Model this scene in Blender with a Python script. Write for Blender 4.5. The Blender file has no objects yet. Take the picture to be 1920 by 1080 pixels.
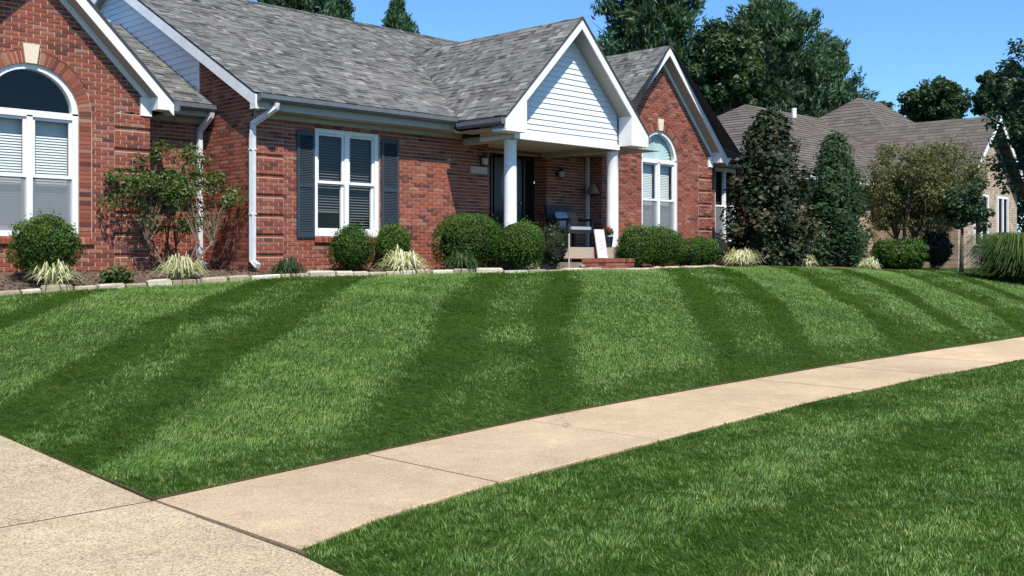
import bpy, math, random
import numpy as np
from mathutils import Vector, Matrix, Quaternion

rng = np.random.default_rng(7)
random.seed(7)
scene = bpy.context.scene
COL = scene.collection
EYE = 1.5

# ------------------------------------------------------------------ camera
cam_d = bpy.data.cameras.new("camera")
cam = bpy.data.objects.new("camera", cam_d)
COL.objects.link(cam)
cam_d.sensor_width = 36.0
cam_d.lens = 1980.0 / 1920.0 * 36.0
cam_d.shift_y = -60.0 / 1920.0
cam_d.clip_start = 0.1
cam_d.clip_end = 3000
YAW = math.atan(1940.0 / 1980.0)          # angle between view axis and the facade (X) axis
cam.location = (0, 0, EYE)
cam.rotation_euler = (math.radians(90), 0, YAW - math.radians(90))
scene.camera = cam
FW = np.array([math.cos(YAW), math.sin(YAW)])
RT = np.array([math.sin(YAW), -math.cos(YAW)])

# ------------------------------------------------------------------ light
SUN_DIR = Vector((0.255, 0.55, -0.83)).normalized()   # the way the light travels
elev = math.asin(-SUN_DIR.z)
azim = math.atan2(-SUN_DIR.x, -SUN_DIR.y)
world = bpy.data.worlds.new("World")
scene.world = world
world.use_nodes = True
wn = world.node_tree.nodes
bg = wn["Background"]
sky = wn.new("ShaderNodeTexSky")
sky.sky_type = 'NISHITA'
sky.sun_disc = False
sky.sun_elevation = elev
sky.sun_rotation = azim
sky.altitude = 150
sky.air_density = 1.0
sky.dust_density = 0.1
sky.ozone_density = 5.0
tint = wn.new("ShaderNodeMix")
tint.data_type = 'RGBA'
tint.blend_type = 'MULTIPLY'
tint.inputs[0].default_value = 1.0
tint.inputs[7].default_value = (0.76, 1.06, 1.30, 1)
world.node_tree.links.new(sky.outputs[0], tint.inputs[6])
world.node_tree.links.new(tint.outputs[2], bg.inputs[0])
bg.inputs[1].default_value = 0.108
sun_d = bpy.data.lights.new("sun", 'SUN')
sun_d.energy = 5.0
sun_d.angle = math.radians(0.5)
sun_d.color = (1.0, 0.955, 0.88)
sun = bpy.data.objects.new("sun", sun_d)
COL.objects.link(sun)
sun.location = (-10, -20, 30)
sun.rotation_euler = SUN_DIR.to_track_quat('-Z', 'Y').to_euler()
scene.view_settings.view_transform = 'Standard'
scene.view_settings.look = 'None'
scene.view_settings.exposure = 0.45
scene.view_settings.gamma = 1.0
scene.view_settings.use_curve_mapping = False
scene.render.engine = 'CYCLES'
scene.cycles.max_bounces = 8
scene.cycles.diffuse_bounces = 1
scene.cycles.transparent_max_bounces = 12

# ------------------------------------------------------------------ materials
def new_mat(name):
    m = bpy.data.materials.new(name)
    m.use_nodes = True
    nt = m.node_tree
    b = nt.nodes["Principled BSDF"]
    return m, nt, b

def mixcol(nt, a, b, fac, mode='MIX'):
    n = nt.nodes.new("ShaderNodeMix")
    n.data_type = 'RGBA'
    n.blend_type = mode
    for sock, v in ((n.inputs[6], a), (n.inputs[7], b), (n.inputs[0], fac)):
        if hasattr(v, 'is_linked') or hasattr(v, 'links'):
            nt.links.new(v, sock)
        elif isinstance(v, (int, float)):
            sock.default_value = v
        else:
            sock.default_value = (*v, 1)
    return n.outputs[2]

def ramp(nt, fac, stops):
    r = nt.nodes.new("ShaderNodeValToRGB")
    e = r.color_ramp.elements
    while len(e) < len(stops):
        e.new(0.5)
    for el, (p, c) in zip(e, stops):
        el.position = p
        el.color = (*c, 1)
    nt.links.new(fac, r.inputs[0])
    return r.outputs[0]

def noise(nt, scale, detail=4, rough=0.6, vec=None):
    n = nt.nodes.new("ShaderNodeTexNoise")
    n.inputs["Scale"].default_value = scale
    n.inputs["Detail"].default_value = detail
    n.inputs["Roughness"].default_value = rough
    if vec is None:
        g = nt.nodes.new("ShaderNodeNewGeometry")
        vec = g.outputs["Position"]
    nt.links.new(vec, n.inputs["Vector"])
    return n.outputs[0]

def attr(nt, name="tone"):
    a = nt.nodes.new("ShaderNodeAttribute")
    a.attribute_name = name
    return a.outputs["Fac"]

def bump(nt, b, height, strength, dist=0.01):
    n = nt.nodes.new("ShaderNodeBump")
    n.inputs["Strength"].default_value = strength
    n.inputs["Distance"].default_value = dist
    nt.links.new(height, n.inputs["Height"])
    nt.links.new(n.outputs[0], b.inputs["Normal"])

def mat_tone(name, stops, nscale=60, namp=0.35, rough=0.9, bumpk=0.4, spec=0.3, patch=None):
    m, nt, b = new_mat(name)
    c = ramp(nt, attr(nt), stops)
    nz = noise(nt, nscale)
    g = ramp(nt, nz, [(0.25, (1 - namp,) * 3), (0.75, (1 + namp * 0.4,) * 3)])
    c = mixcol(nt, c, g, 1.0, 'MULTIPLY')
    if patch:
        p = noise(nt, patch[0], 3)
        pr = ramp(nt, p, [(0.3, patch[1]), (0.7, patch[2])])
        c = mixcol(nt, c, pr, 1.0, 'MULTIPLY')
    nt.links.new(c, b.inputs["Base Color"])
    b.inputs["Roughness"].default_value = rough
    b.inputs["Specular IOR Level"].default_value = spec
    if bumpk:
        bump(nt, b, nz, bumpk)
    return m

def mat_plain(name, col, rough=0.5, spec=0.4, nscale=20, namp=0.12, bumpk=0.0, metal=0.0):
    m, nt, b = new_mat(name)
    nz = noise(nt, nscale, 5)
    g = ramp(nt, nz, [(0.3, tuple(x * (1 - namp) for x in col)), (0.7, tuple(min(1, x * (1 + namp)) for x in col))])
    nt.links.new(g, b.inputs["Base Color"])
    b.inputs["Roughness"].default_value = rough
    b.inputs["Specular IOR Level"].default_value = spec
    b.inputs["Metallic"].default_value = metal
    if bumpk:
        bump(nt, b, nz, bumpk)
    return m

def mat_leaf(name, stops, transl=0.3, rough=0.5, spec=0.3, nscale=3.0, namp=0.25, tcol=1.5):
    m, nt, b = new_mat(name)
    c = ramp(nt, attr(nt), stops)
    nz = noise(nt, nscale, 3)
    g = ramp(nt, nz, [(0.3, (1 - namp,) * 3), (0.7, (1 + namp * 0.5,) * 3)])
    c = mixcol(nt, c, g, 1.0, 'MULTIPLY')
    nt.links.new(c, b.inputs["Base Color"])
    b.inputs["Roughness"].default_value = rough
    b.inputs["Specular IOR Level"].default_value = spec
    t = nt.nodes.new("ShaderNodeBsdfTranslucent")
    tc = mixcol(nt, c, (tcol, tcol * 1.05, tcol * 0.4), 1.0, 'MULTIPLY')
    nt.links.new(tc, t.inputs["Color"])
    mx = nt.nodes.new("ShaderNodeMixShader")
    mx.inputs[0].default_value = transl
    nt.links.new(b.outputs[0], mx.inputs[1])
    nt.links.new(t.outputs[0], mx.inputs[2])
    nt.links.new(mx.outputs[0], nt.nodes["Material Output"].inputs[0])
    return m

M = {}
M['brick'] = mat_tone('red_brick', [(0.0, (.110, .039, .030)), (0.22, (.185, .058, .040)), (0.5, (.288, .083, .049)), (0.75, (.330, .104, .061)), (0.9, (.325, .130, .086)), (1.0, (.35, .185, .127))],
                      nscale=45, namp=0.30, rough=0.92, bumpk=0.5, spec=0.2, patch=(0.7, (.82, .80, .80), (1.08, 1.05, 1.02)))
M['mortar'] = mat_plain('mortar', (.47, .37, .30), 0.95, 0.1, 60, 0.2, 0.4)
M['shingle'] = mat_tone('grey_shingle', [(0.0, (.060, .060, .062)), (0.3, (.115, .112, .112)), (0.6, (.175, .170, .162)), (0.85, (.225, .22, .205)), (1.0, (.30, .29, .265))],
                        nscale=90, namp=0.45, rough=0.95, bumpk=0.6, spec=0.15, patch=(0.7, (.86, .9, .86), (1.06, 1.02, 1.0)))
M['shingle_b'] = mat_tone('brown_shingle', [(0.0, (.085, .071, .062)), (0.5, (.132, .112, .097)), (1.0, (.185, .160, .14))],
                          nscale=12, namp=0.3, rough=0.95, bumpk=0.3, spec=0.1)
M['deck'] = mat_plain('roof_edge_metal', (.05, .05, .055), 0.7)
M['white'] = mat_plain('white_paint', (.77, .77, .755), 0.5, 0.35, 3.5, 0.09)
M['siding'] = mat_plain('white_vinyl', (.78, .79, .79), 0.42, 0.4, 4, 0.04)
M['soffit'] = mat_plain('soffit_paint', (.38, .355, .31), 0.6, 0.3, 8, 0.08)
M['gutter'] = mat_plain('gutter_metal', (.115, .125, .135), 0.4, 0.5, 9, 0.15)
M['spout'] = mat_plain('downspout_paint', (.66, .67, .68), 0.4, 0.5, 9, 0.12)
M['shutter'] = mat_plain('slate_blue_paint', (.032, .046, .060), 0.5, 0.4, 5, 0.12)
M['cream'] = mat_plain('cream_stone', (.66, .56, .42), 0.85, 0.2, 30, 0.12, 0.3)
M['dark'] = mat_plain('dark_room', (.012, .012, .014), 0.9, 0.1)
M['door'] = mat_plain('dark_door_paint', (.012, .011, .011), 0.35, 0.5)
M['screen_dark'] = mat_plain('blind_shade', (.20, .20, .20), 0.6)
M['blind'] = mat_plain('white_blind', (.78, .77, .73), 0.6, 0.3, 5, 0.05)
M['blind_d'] = mat_plain('grey_blind', (.16, .16, .16), 0.5, 0.4, 5, 0.1)
M['pleat'] = mat_plain('aqua_pleated_shade', (.50, .62, .60), 0.7, 0.2, 5, 0.06)
M['concrete'] = mat_plain('porch_concrete', (.40, .33, .24), 0.95, 0.15, 25, 0.2, 0.3)
M['wicker'] = mat_plain('dark_wicker', (.020, .018, .016), 0.5, 0.4, 40, 0.3, 0.3)
M['cushion'] = mat_plain('pale_cloth', (.33, .37, .45), 0.9, 0.1, 30, 0.1)
M['brownp'] = mat_plain('brown_cloth', (.28, .16, .11), 0.9, 0.1, 30, 0.15)
M['potblue'] = mat_plain('navy_glaze', (.012, .022, .06), 0.25, 0.5)
M['redf'] = mat_plain('red_petal', (.55, .03, .05), 0.6)
M['signw'] = mat_plain('white_sign_board', (.72, .64, .67), 0.5, 0.3, 14, 0.05)
M['pink'] = mat_plain('pink_sign_paint', (.75, .38, .46), 0.6)
M['plaque'] = mat_plain('plaque_stone', (.42, .36, .33), 0.8, 0.2, 30, 0.15)
M['metal_d'] = mat_plain('black_metal', (.015, .015, .016), 0.35, 0.5)
M['stake'] = mat_plain('weathered_stake', (.42, .38, .33), 0.8)
M['bark'] = mat_plain('bark', (.115, .085, .065), 0.95, 0.1, 14, 0.4, 0.8)
M['bark_l'] = mat_plain('pale_bark', (.17, .12, .09), 0.9, 0.1, 18, 0.35, 0.5)
M['twig'] = mat_plain('inner_twigs', (.022, .024, .012), 1.0, 0.0, 30, 0.3)
M['soil'] = mat_plain('lawn_soil', (.026, .048, .011), 1.0, 0.0, 14, 0.5, 0.6)
M['edge_soil'] = mat_plain('edge_soil', (.062, .048, .024), 1.0, 0.0, 30, 0.4, 0.6)
M['mulch'] = mat_plain('mulch', (.115, .082, .062), 1.0, 0.0, 22, 0.45, 1.0)
M['chip'] = mat_tone('mulch_chip', [(0, (.06, .04, .03)), (.6, (.16, .115, .085)), (1, (.28, .22, .17))], 30, .3, 1.0, 0, 0.05)
M['stone'] = mat_tone('limestone', [(0, (.28, .225, .15)), (.5, (.42, .355, .25)), (1, (.58, .525, .41))], 22, .35, 0.95, 0.6, 0.15)
M['joint'] = mat_plain('joint_dirt', (.13, .098, .068), 1.0, 0.0, 40, .5)
M['tanbrick'] = None

def mat_concrete(name, base, agg, scale, stain):
    m, nt, b = new_mat(name)
    n1 = noise(nt, 75, 3, 0.7)
    v = nt.nodes.new("ShaderNodeTexVoronoi")
    v.inputs["Scale"].default_value = scale
    g = nt.nodes.new("ShaderNodeNewGeometry")
    nt.links.new(g.outputs["Position"], v.inputs["Vector"])
    peb = nt.nodes.new("ShaderNodeSeparateColor")
    nt.links.new(v.outputs["Color"], peb.inputs[0])
    c = ramp(nt, peb.outputs[0], [(0.0, tuple(x * (1 - agg) for x in base)), (0.22, tuple(x * (1 - .45 * agg) for x in base)), (0.5, base), (1.0, tuple(min(1, x * (1 + agg * 0.35)) for x in base))])
    c = mixcol(nt, c, ramp(nt, n1, [(.3, (.8, .79, .78)), (.7, (1.08, 1.08, 1.08))]), 1.0, 'MULTIPLY')
    # wear: broad grey weathering, blotches, a few fine cracks
    for sc, lo, hi, det in ((.55, 1 - stain, 1.06, 5), (2.7, 1 - .6 * stain, 1.04, 6), (9.0, 1 - .35 * stain, 1.03, 4)):
        c = mixcol(nt, c, ramp(nt, noise(nt, sc, det, .65), [(.32, (lo, lo * .99, lo * .985)), (.66, (hi, hi, hi))]), 1.0, 'MULTIPLY')
    wv = nt.nodes.new("ShaderNodeTexVoronoi")
    wv.feature = 'DISTANCE_TO_EDGE'
    wv.inputs["Scale"].default_value = .45
    ns = nt.nodes.new("ShaderNodeTexNoise")
    ns.inputs["Scale"].default_value = 1.6
    ns.inputs["Detail"].default_value = 5
    nt.links.new(g.outputs["Position"], ns.inputs["Vector"])
    va = nt.nodes.new("ShaderNodeVectorMath"); va.operation = 'MULTIPLY_ADD'
    va.inputs[1].default_value = (1.2, 1.2, 0)
    nt.links.new(ns.outputs["Color"], va.inputs[0]); nt.links.new(g.outputs["Position"], va.inputs[2])
    nt.links.new(va.outputs[0], wv.inputs["Vector"])
    msk = ramp(nt, noise(nt, .5, 2), [(.52, (0, 0, 0)), (.60, (1, 1, 1))])
    crk = ramp(nt, wv.outputs["Distance"], [(.0, (.62, .60, .58)), (.0035, (1, 1, 1))])
    c = mixcol(nt, c, mixcol(nt, (1, 1, 1), crk, msk), 1.0, 'MULTIPLY')
    c = mixcol(nt, c, ramp(nt, attr(nt), [(0, (.88, .88, .88)), (1, (1.05, 1.03, 1.0))]), 1.0, 'MULTIPLY')
    nt.links.new(c, b.inputs["Base Color"])
    b.inputs["Roughness"].default_value = 0.95
    b.inputs["Specular IOR Level"].default_value = 0.15
    bump(nt, b, v.outputs["Distance"], 0.35, 0.006)
    return m
M['walk'] = mat_concrete('sidewalk_concrete', (.59, .452, .290), 0.33, 140, .17)
M['drive'] = mat_concrete('exposed_aggregate', (.52, .418, .278), 0.58, 118, .19)

def mat_glass():
    m, nt, b = new_mat('window_glass')
    tr = nt.nodes.new("ShaderNodeBsdfTransparent")
    gl = nt.nodes.new("ShaderNodeBsdfGlossy")
    gl.inputs["Roughness"].default_value = 0.02
    lw = nt.nodes.new("ShaderNodeLayerWeight")
    lw.inputs[0].default_value = 0.5
    pw = nt.nodes.new("ShaderNodeMath"); pw.operation = 'POWER'; pw.inputs[1].default_value = 4.0
    nt.links.new(lw.outputs["Facing"], pw.inputs[0])
    fr = nt.nodes.new("ShaderNodeMath"); fr.operation = 'MULTIPLY_ADD'
    fr.inputs[1].default_value = 0.85; fr.inputs[2].default_value = 0.035
    nt.links.new(pw.outputs[0], fr.inputs[0])
    mx = nt.nodes.new("ShaderNodeMixShader")
    nt.links.new(fr.outputs[0], mx.inputs[0])
    nt.links.new(tr.outputs[0], mx.inputs[1])
    nt.links.new(gl.outputs[0], mx.inputs[2])
    nt.links.new(mx.outputs[0], nt.nodes["Material Output"].inputs[0])
    tr.inputs[0].default_value = (.86, .9, .9, 1)
    return m
M['glass'] = mat_glass()

def mat_screen():
    m, nt, b = new_mat('insect_screen')
    b.inputs["Base Color"].default_value = (.19, .20, .21, 1)
    b.inputs["Roughness"].default_value = 0.8
    tr = nt.nodes.new("ShaderNodeBsdfTransparent")
    mx = nt.nodes.new("ShaderNodeMixShader")
    mx.inputs[0].default_value = 0.72
    nt.links.new(tr.outputs[0], mx.inputs[1])
    nt.links.new(b.outputs[0], mx.inputs[2])
    nt.links.new(mx.outputs[0], nt.nodes["Material Output"].inputs[0])
    return m
M['screen'] = mat_screen()

def mat_tanbrick():
    m, nt, b = new_mat('tan_brickwork')
    tc = nt.nodes.new("ShaderNodeTexCoord")
    mp = nt.nodes.new("ShaderNodeMapping")
    mp.inputs["Rotation"].default_value = (math.radians(90), 0, 0)
    nt.links.new(tc.outputs["Object"], mp.inputs[0])
    br = nt.nodes.new("ShaderNodeTexBrick")
    br.inputs["Color1"].default_value = (.45, .33, .22, 1)
    br.inputs["Color2"].default_value = (.30, .21, .15, 1)
    br.inputs["Mortar"].default_value = (.55, .46, .36, 1)
    br.inputs["Scale"].default_value = 1.0
    br.inputs["Brick Width"].default_value = .3
    br.inputs["Row Height"].default_value = .1
    br.inputs["Mortar Size"].default_value = .008
    nt.links.new(mp.outputs[0], br.inputs[0])
    c = mixcol(nt, br.outputs[0], ramp(nt, noise(nt, 3, 4), [(.3, (.7, .68, .66)), (.7, (1.1, 1.1, 1.1))]), 1.0, 'MULTIPLY')
    nt.links.new(c, b.inputs["Base Color"])
    b.inputs["Roughness"].default_value = 0.95
    return m
M['tanbrick'] = mat_tanbrick()

M['grass'] = mat_leaf('grass_blade', [(0, (.048, .110, .010)), (.4, (.096, .198, .024)), (.75, (.185, .305, .056)), (.93, (.24, .29, .09)), (1, (.19, .135, .075))], 0.30, 0.45, 0.45, 1.1, .25, 1.3)
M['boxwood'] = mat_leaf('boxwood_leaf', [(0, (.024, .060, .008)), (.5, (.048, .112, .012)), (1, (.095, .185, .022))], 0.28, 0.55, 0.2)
M['liriope'] = mat_leaf('variegated_blade', [(0, (.25, .29, .13)), (.4, (.50, .50, .31)), (1, (.80, .77, .60))], 0.3, 0.5)
M['liriope_g'] = mat_leaf('green_blade', [(0, (.020, .045, .018)), (.6, (.045, .085, .03)), (1, (.09, .13, .05))], 0.25, 0.5)
M['crape'] = mat_leaf('crape_leaf', [(0, (.042, .072, .020)), (.5, (.088, .135, .036)), (.85, (.14, .18, .05)), (1, (.22, .10, .04))], 0.3, 0.45)
M['magnolia'] = mat_leaf('magnolia_leaf', [(0, (.012, .022, .010)), (.6, (.032, .048, .018)), (.85, (.065, .062, .026)), (1, (.12, .085, .045))], 0.08, 0.52, 0.2)
M['cedar'] = mat_leaf('cedar_spray', [(0, (.014, .042, .016)), (.6, (.032, .078, .024)), (1, (.065, .125, .034))], 0.2, 0.6)
M['olive'] = mat_leaf('olive_leaf', [(0, (.062, .070, .026)), (.5, (.140, .148, .052)), (1, (.235, .215, .095))], 0.3, 0.5)
M['darkleaf'] = mat_leaf('dark_leaf', [(0, (.014, .036, .016)), (.6, (.034, .070, .028)), (1, (.07, .11, .045))], 0.2, 0.5)
M['purple'] = mat_leaf('purple_leaf', [(0, (.012, .008, .008)), (1, (.035, .018, .018))], 0.15, 0.5)
M['pine'] = mat_leaf('pine_needle', [(0, (.026, .066, .036)), (.5, (.062, .126, .062)), (1, (.125, .195, .092))], 0.22, 0.55, 0.25, 0.35, .35)
M['broad'] = mat_leaf('broad_leaf', [(0, (.018, .044, .018)), (.5, (.044, .085, .032)), (1, (.09, .14, .05))], 0.25, 0.5, 0.3, 0.4, .3)
M['orn'] = mat_leaf('ornamental_blade', [(0, (.03, .055, .016)), (.5, (.065, .115, .03)), (1, (.13, .17, .05))], 0.3, 0.5)
M['rose'] = mat_leaf('rose_leaf', [(0, (.016, .030, .018)), (.7, (.032, .052, .03)), (1, (.06, .08, .045))], 0.2, 0.45)
M['paleflower'] = mat_plain('pale_petal', (.62, .56, .52), 0.8)

# ------------------------------------------------------------------ mesh helpers
def mesh_np(name, V, faces, tone=None, smooth=False):
    """V (n,3); faces a list of index arrays, each (m,k) with its own k; tone per face."""
    me = bpy.data.meshes.new(name)
    V = np.asarray(V, np.float32)
    me.vertices.add(len(V))
    me.vertices.foreach_set("co", V.ravel())
    loops = np.concatenate([np.asarray(f).ravel() for f in faces]).astype(np.int32)
    tot = np.concatenate([np.full(len(f), np.asarray(f).shape[1]) for f in faces]).astype(np.int32)
    st = np.concatenate([[0], np.cumsum(tot)[:-1]]).astype(np.int32)
    me.loops.add(len(loops))
    me.loops.foreach_set("vertex_index", loops)
    me.polygons.add(len(tot))
    me.polygons.foreach_set("loop_start", st)
    me.polygons.foreach_set("loop_total", tot)
    if smooth:
        me.polygons.foreach_set("use_smooth", np.ones(len(tot), bool))
    if tone is not None:
        a = me.attributes.new("tone", 'FLOAT', 'FACE')
        a.data.foreach_set("value", np.asarray(tone, np.float32))
    me.update(calc_edges=True)
    return me

def link(name, me, mat, parent=None, loc=None):
    o = bpy.data.objects.new(name, me)
    if mat is not None and me is not None and len(me.materials) == 0:
        me.materials.append(mat)
    COL.objects.link(o)
    if loc is not None:
        o.location = loc
    if parent is not None:
        o.parent = parent
        o.matrix_parent_inverse = world_of(parent).inverted()
    return o

def world_of(o):
    return Matrix.Translation(ORIGIN.get(o.name, Vector((0, 0, 0))))
ORIGIN = {}

def empty(name, loc, parent=None):
    o = bpy.data.objects.new(name, None)
    COL.objects.link(o)
    o.empty_display_size = 0.2
    o.location = loc
    ORIGIN[o.name] = Vector(loc)
    if parent is not None:
        o.parent = parent
        o.matrix_parent_inverse = world_of(parent).inverted()
    return o

def tag(o, label=None, cat=None, group=None, kind=None):
    if label: o["label"] = label
    if cat: o["category"] = cat
    if group: o["group"] = group
    if kind: o["kind"] = kind
    return o

class MB:
    def __init__(s):
        s.v, s.f, s.t = [], [], []
    def add(s, verts, faces, tone=0.5):
        b = len(s.v)
        s.v += [tuple(p) for p in verts]
        for f in faces:
            s.f.append(tuple(b + i for i in f))
            s.t.append(tone)
    def box(s, x0, x1, y0, y1, z0, z1, tone=0.5):
        s.add([(x0, y0, z0), (x1, y0, z0), (x1, y1, z0), (x0, y1, z0), (x0, y0, z1), (x1, y0, z1), (x1, y1, z1), (x0, y1, z1)],
              [(3, 2, 1, 0), (4, 5, 6, 7), (0, 1, 5, 4), (1, 2, 6, 5), (2, 3, 7, 6), (3, 0, 4, 7)], tone)
    def prism(s, poly, map0, map1, tone=0.5, cap0=True, cap1=True):
        n = len(poly)
        a = [map0(*p) for p in poly]
        b = [map1(*p) for p in poly]
        fs = [(i, (i + 1) % n, n + (i + 1) % n, n + i) for i in range(n)]
        if cap0: fs.append(tuple(range(n - 1, -1, -1)))
        if cap1: fs.append(tuple(range(n, 2 * n)))
        s.add(a + b, fs, tone)
    def quad(s, a, b, c, d, tone=0.5):
        s.add([a, b, c, d], [(0, 1, 2, 3)], tone)
    def tube(s, pts, rad, n=8, tone=0.5, flat=None, cap=True):
        pts = [Vector(p) for p in pts]
        rad = rad if hasattr(rad, '__len__') else [rad] * len(pts)
        rings = []
        prev = None
        for i, p in enumerate(pts):
            d = (pts[min(i + 1, len(pts) - 1)] - pts[max(i - 1, 0)]).normalized()
            ref = Vector((0, 0, 1)) if abs(d.z) < 0.95 else Vector((0, 1, 0))
            if prev is None:
                u = d.cross(ref).normalized()
            else:
                u = (prev - d * prev.dot(d)).normalized()
            prev = u
            w = d.cross(u)
            rings.append([p + (u * math.cos(2 * math.pi * k / n + (math.pi / 4 if n == 4 else 0)) + w * math.sin(2 * math.pi * k / n + (math.pi / 4 if n == 4 else 0))) * rad[i] for k in range(n)])
        vs = [q for r in rings for q in r]
        fs = []
        for i in range(len(pts) - 1):
            for k in range(n):
                fs.append((i * n + k, i * n + (k + 1) % n, (i + 1) * n + (k + 1) % n, (i + 1) * n + k))
        if cap:
            fs.append(tuple(range(n - 1, -1, -1)))
            fs.append(tuple(range((len(pts) - 1) * n, len(pts) * n)))
        s.add(vs, fs, tone)
    def mesh(s, name, smooth=False):
        me = bpy.data.meshes.new(name)
        me.from_pydata(s.v, [], s.f)
        a = me.attributes.new("tone", 'FLOAT', 'FACE')
        a.data.foreach_set("value", np.asarray(s.t, np.float32))
        if smooth:
            me.polygons.foreach_set("use_smooth", np.ones(len(me.polygons), bool))
        return me
    def build(s, name, mat, parent=None, smooth=False):
        return link(name, s.mesh(name, smooth), mat, parent)

def lathe(mb, c, prof, n=20, tone=0.5):
    vs, fs = [], []
    for (r, z) in prof:
        for k in range(n):
            a = 2 * math.pi * k / n
            vs.append((c[0] + r * math.cos(a), c[1] + r * math.sin(a), c[2] + z))
    for i in range(len(prof) - 1):
        for k in range(n):
            fs.append((i * n + k, i * n + (k + 1) % n, (i + 1) * n + (k + 1) % n, (i + 1) * n + k))
    fs.append(tuple(range(n - 1, -1, -1)))
    fs.append(tuple(range((len(prof) - 1) * n, len(prof) * n)))
    mb.add(vs, fs, tone)

# ------------------------------------------------------------------ terrain
def Ysf(X): return np.interp(X, [-50, 3.1, 5, 7.1, 10, 13.4, 20.5, 30, 60, 120], [5.7, 6.12, 6.40, 6.68, 6.87, 7.0, 6.93, 6.8, 6.2, 5.0])
def Ysn(X): return np.interp(X, [-50, 3.1, 3.8, 4.8, 5.7, 7.1, 9.8, 12.5, 16.3, 30, 60, 120], [4.2, 4.57, 4.80, 4.97, 5.06, 5.19, 5.44, 5.53, 5.48, 5.35, 4.75, 3.55])
def Yed(X): return np.interp(X, [3, 5.5, 7.2, 9.5, 11.5, 12.6, 13.4, 14.2, 17.6, 18.4, 19.5, 24, 27, 30, 31.4, 33, 60], [15.3, 15.2, 15.0, 14.55, 14.15, 13.75, 13.3, 13.05, 13.15, 13.6, 13.9, 14.3, 14.3, 13.7, 13.5, 17.6, 17.6])
def Ztp(X): return np.interp(X, [3, 5.5, 7.2, 9.5, 12, 16, 24, 30, 40, 60], [.85, .97, 1.03, 1.14, 1.19, 1.22, 1.22, 1.08, 1.02, 1.0])
def zlawn(X, Y):
    X = np.asarray(X, float); Y = np.asarray(Y, float)
    s = np.clip((Y - Ysf(X)) / (Yed(X) - Ysf(X)), 0, 1)
    z = -.006 + (Ztp(X) + .006) * (1 - (1 - s) ** 1.7)
    zd = zdrive(Y) + .002
    w = np.clip((X - 3.1) / 3.0, 0, 1)
    w = w * w * (3 - 2 * w)
    z = np.minimum(z, zd) * (1 - w) + z * w
    z = z + .012 * np.sin(X * 1.7 + 1) * np.sin(Y * 2.1) * np.clip(s * 6, 0, 1)
    up = np.clip((Y - Yed(X)) / 1.2, 0, 1)
    return z + up * (1.25 - Ztp(X)) * np.where(X < 26, 1, .5)
def zdrive(Y):
    return np.interp(Y, [-20, 4.0, 6.1, 8.7, 18], [-.12, -.01, 0.0, .08, 1.15])

def grid_mesh(name, xs, ylo, yhi, ny, zf):
    V = []
    for j in range(ny + 1):
        y = ylo(xs) + (yhi(xs) - ylo(xs)) * (j / ny)
        V.append(np.stack([xs, y, zf(xs, y)], 1))
    V = np.concatenate(V)
    n = len(xs)
    j, i = np.meshgrid(np.arange(ny), np.arange(n - 1), indexing='ij')
    b = (j * n + i).ravel()
    F = np.stack([b, b + 1, b + n + 1, b + n], 1)
    return mesh_np(name, V, [F], np.full(len(F), .5), True)

xs = np.concatenate([np.linspace(3.1, 30, 110), np.linspace(31, 90, 40)])
me = grid_mesh('lawn', xs, lambda x: Ysf(x) + .012, Yed, 60, zlawn)
tag(link('lawn', me, M['soil']), kind='structure')
# bare soil edge where the lawn meets the pavement
mb = MB()
for a, b in zip(xs[:-1], xs[1:]):
    ya, yb = float(Ysf(a)), float(Ysf(b))
    mb.quad((a, ya + .004, -.08), (b, yb + .004, -.08), (b, yb + .010, -.004), (a, ya + .010, -.004))
    mb.quad((a, ya + .008, float(zlawn(a, ya)) + .004), (b, yb + .008, float(zlawn(b, yb)) + .004), (b, yb + .035, float(zlawn(b, yb + .035)) + .006), (a, ya + .035, float(zlawn(a, ya + .035)) + .006))
for y in np.arange(6.12, 16, .25):
    y1 = y + .25
    mb.quad((3.09, y, float(zdrive(y)) - .05), (3.09, y1, float(zdrive(y1)) - .05), (3.10, y1, float(zlawn(3.1, y1)) + .004), (3.10, y, float(zlawn(3.1, y)) + .004))
    mb.quad((3.10, y, float(zlawn(3.1, y)) + .004), (3.10, y1, float(zlawn(3.1, y1)) + .004), (3.115, y1, float(zlawn(3.115, y1)) + .007), (3.115, y, float(zlawn(3.115, y)) + .007))
tag(mb.build('lawn_edge', M['edge_soil']), kind='structure')
# garden bed and yard behind
me = grid_mesh('garden_bed', np.linspace(3.2, 42, 130), Yed, lambda x: np.full_like(x, 21.0), 24, lambda x, y: zlawn(x, y) + .004)
tag(link('garden_bed', me, M['mulch']), kind='structure')
me = grid_mesh('yard', np.linspace(-120, 320, 40), lambda x: np.full_like(x, 20.6), lambda x: np.full_like(x, 420.0), 10, lambda x, y: np.full_like(x, 1.12))
tag(link('yard', me, M['soil']), kind='structure')
# verge between pavement and street
def zverge(X, Y):
    return -.018 - .02 * np.clip(4.4 - Y, 0, 6) + .008 * np.sin(X * 2.3) * np.sin(Y * 1.9)
me = grid_mesh('verge', np.linspace(2.3, 60, 120), lambda x: np.full_like(x, 0.2), lambda x: Ysn(x) - .012, 24, zverge)
tag(link('verge', me, M['soil']), kind='structure')
mb = MB()
mb.box(-400, 600, -400, 420, -1.2, -.35)
tag(mb.build('ground', M['soil']), kind='structure')
mb = MB()
mb.box(-200, 300, -7.5, 0.05, -.34, -.24)
tag(mb.build('street', mat_plain('asphalt', (.05, .05, .05), .95, .2, 60, .3, .4)), kind='structure')

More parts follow.
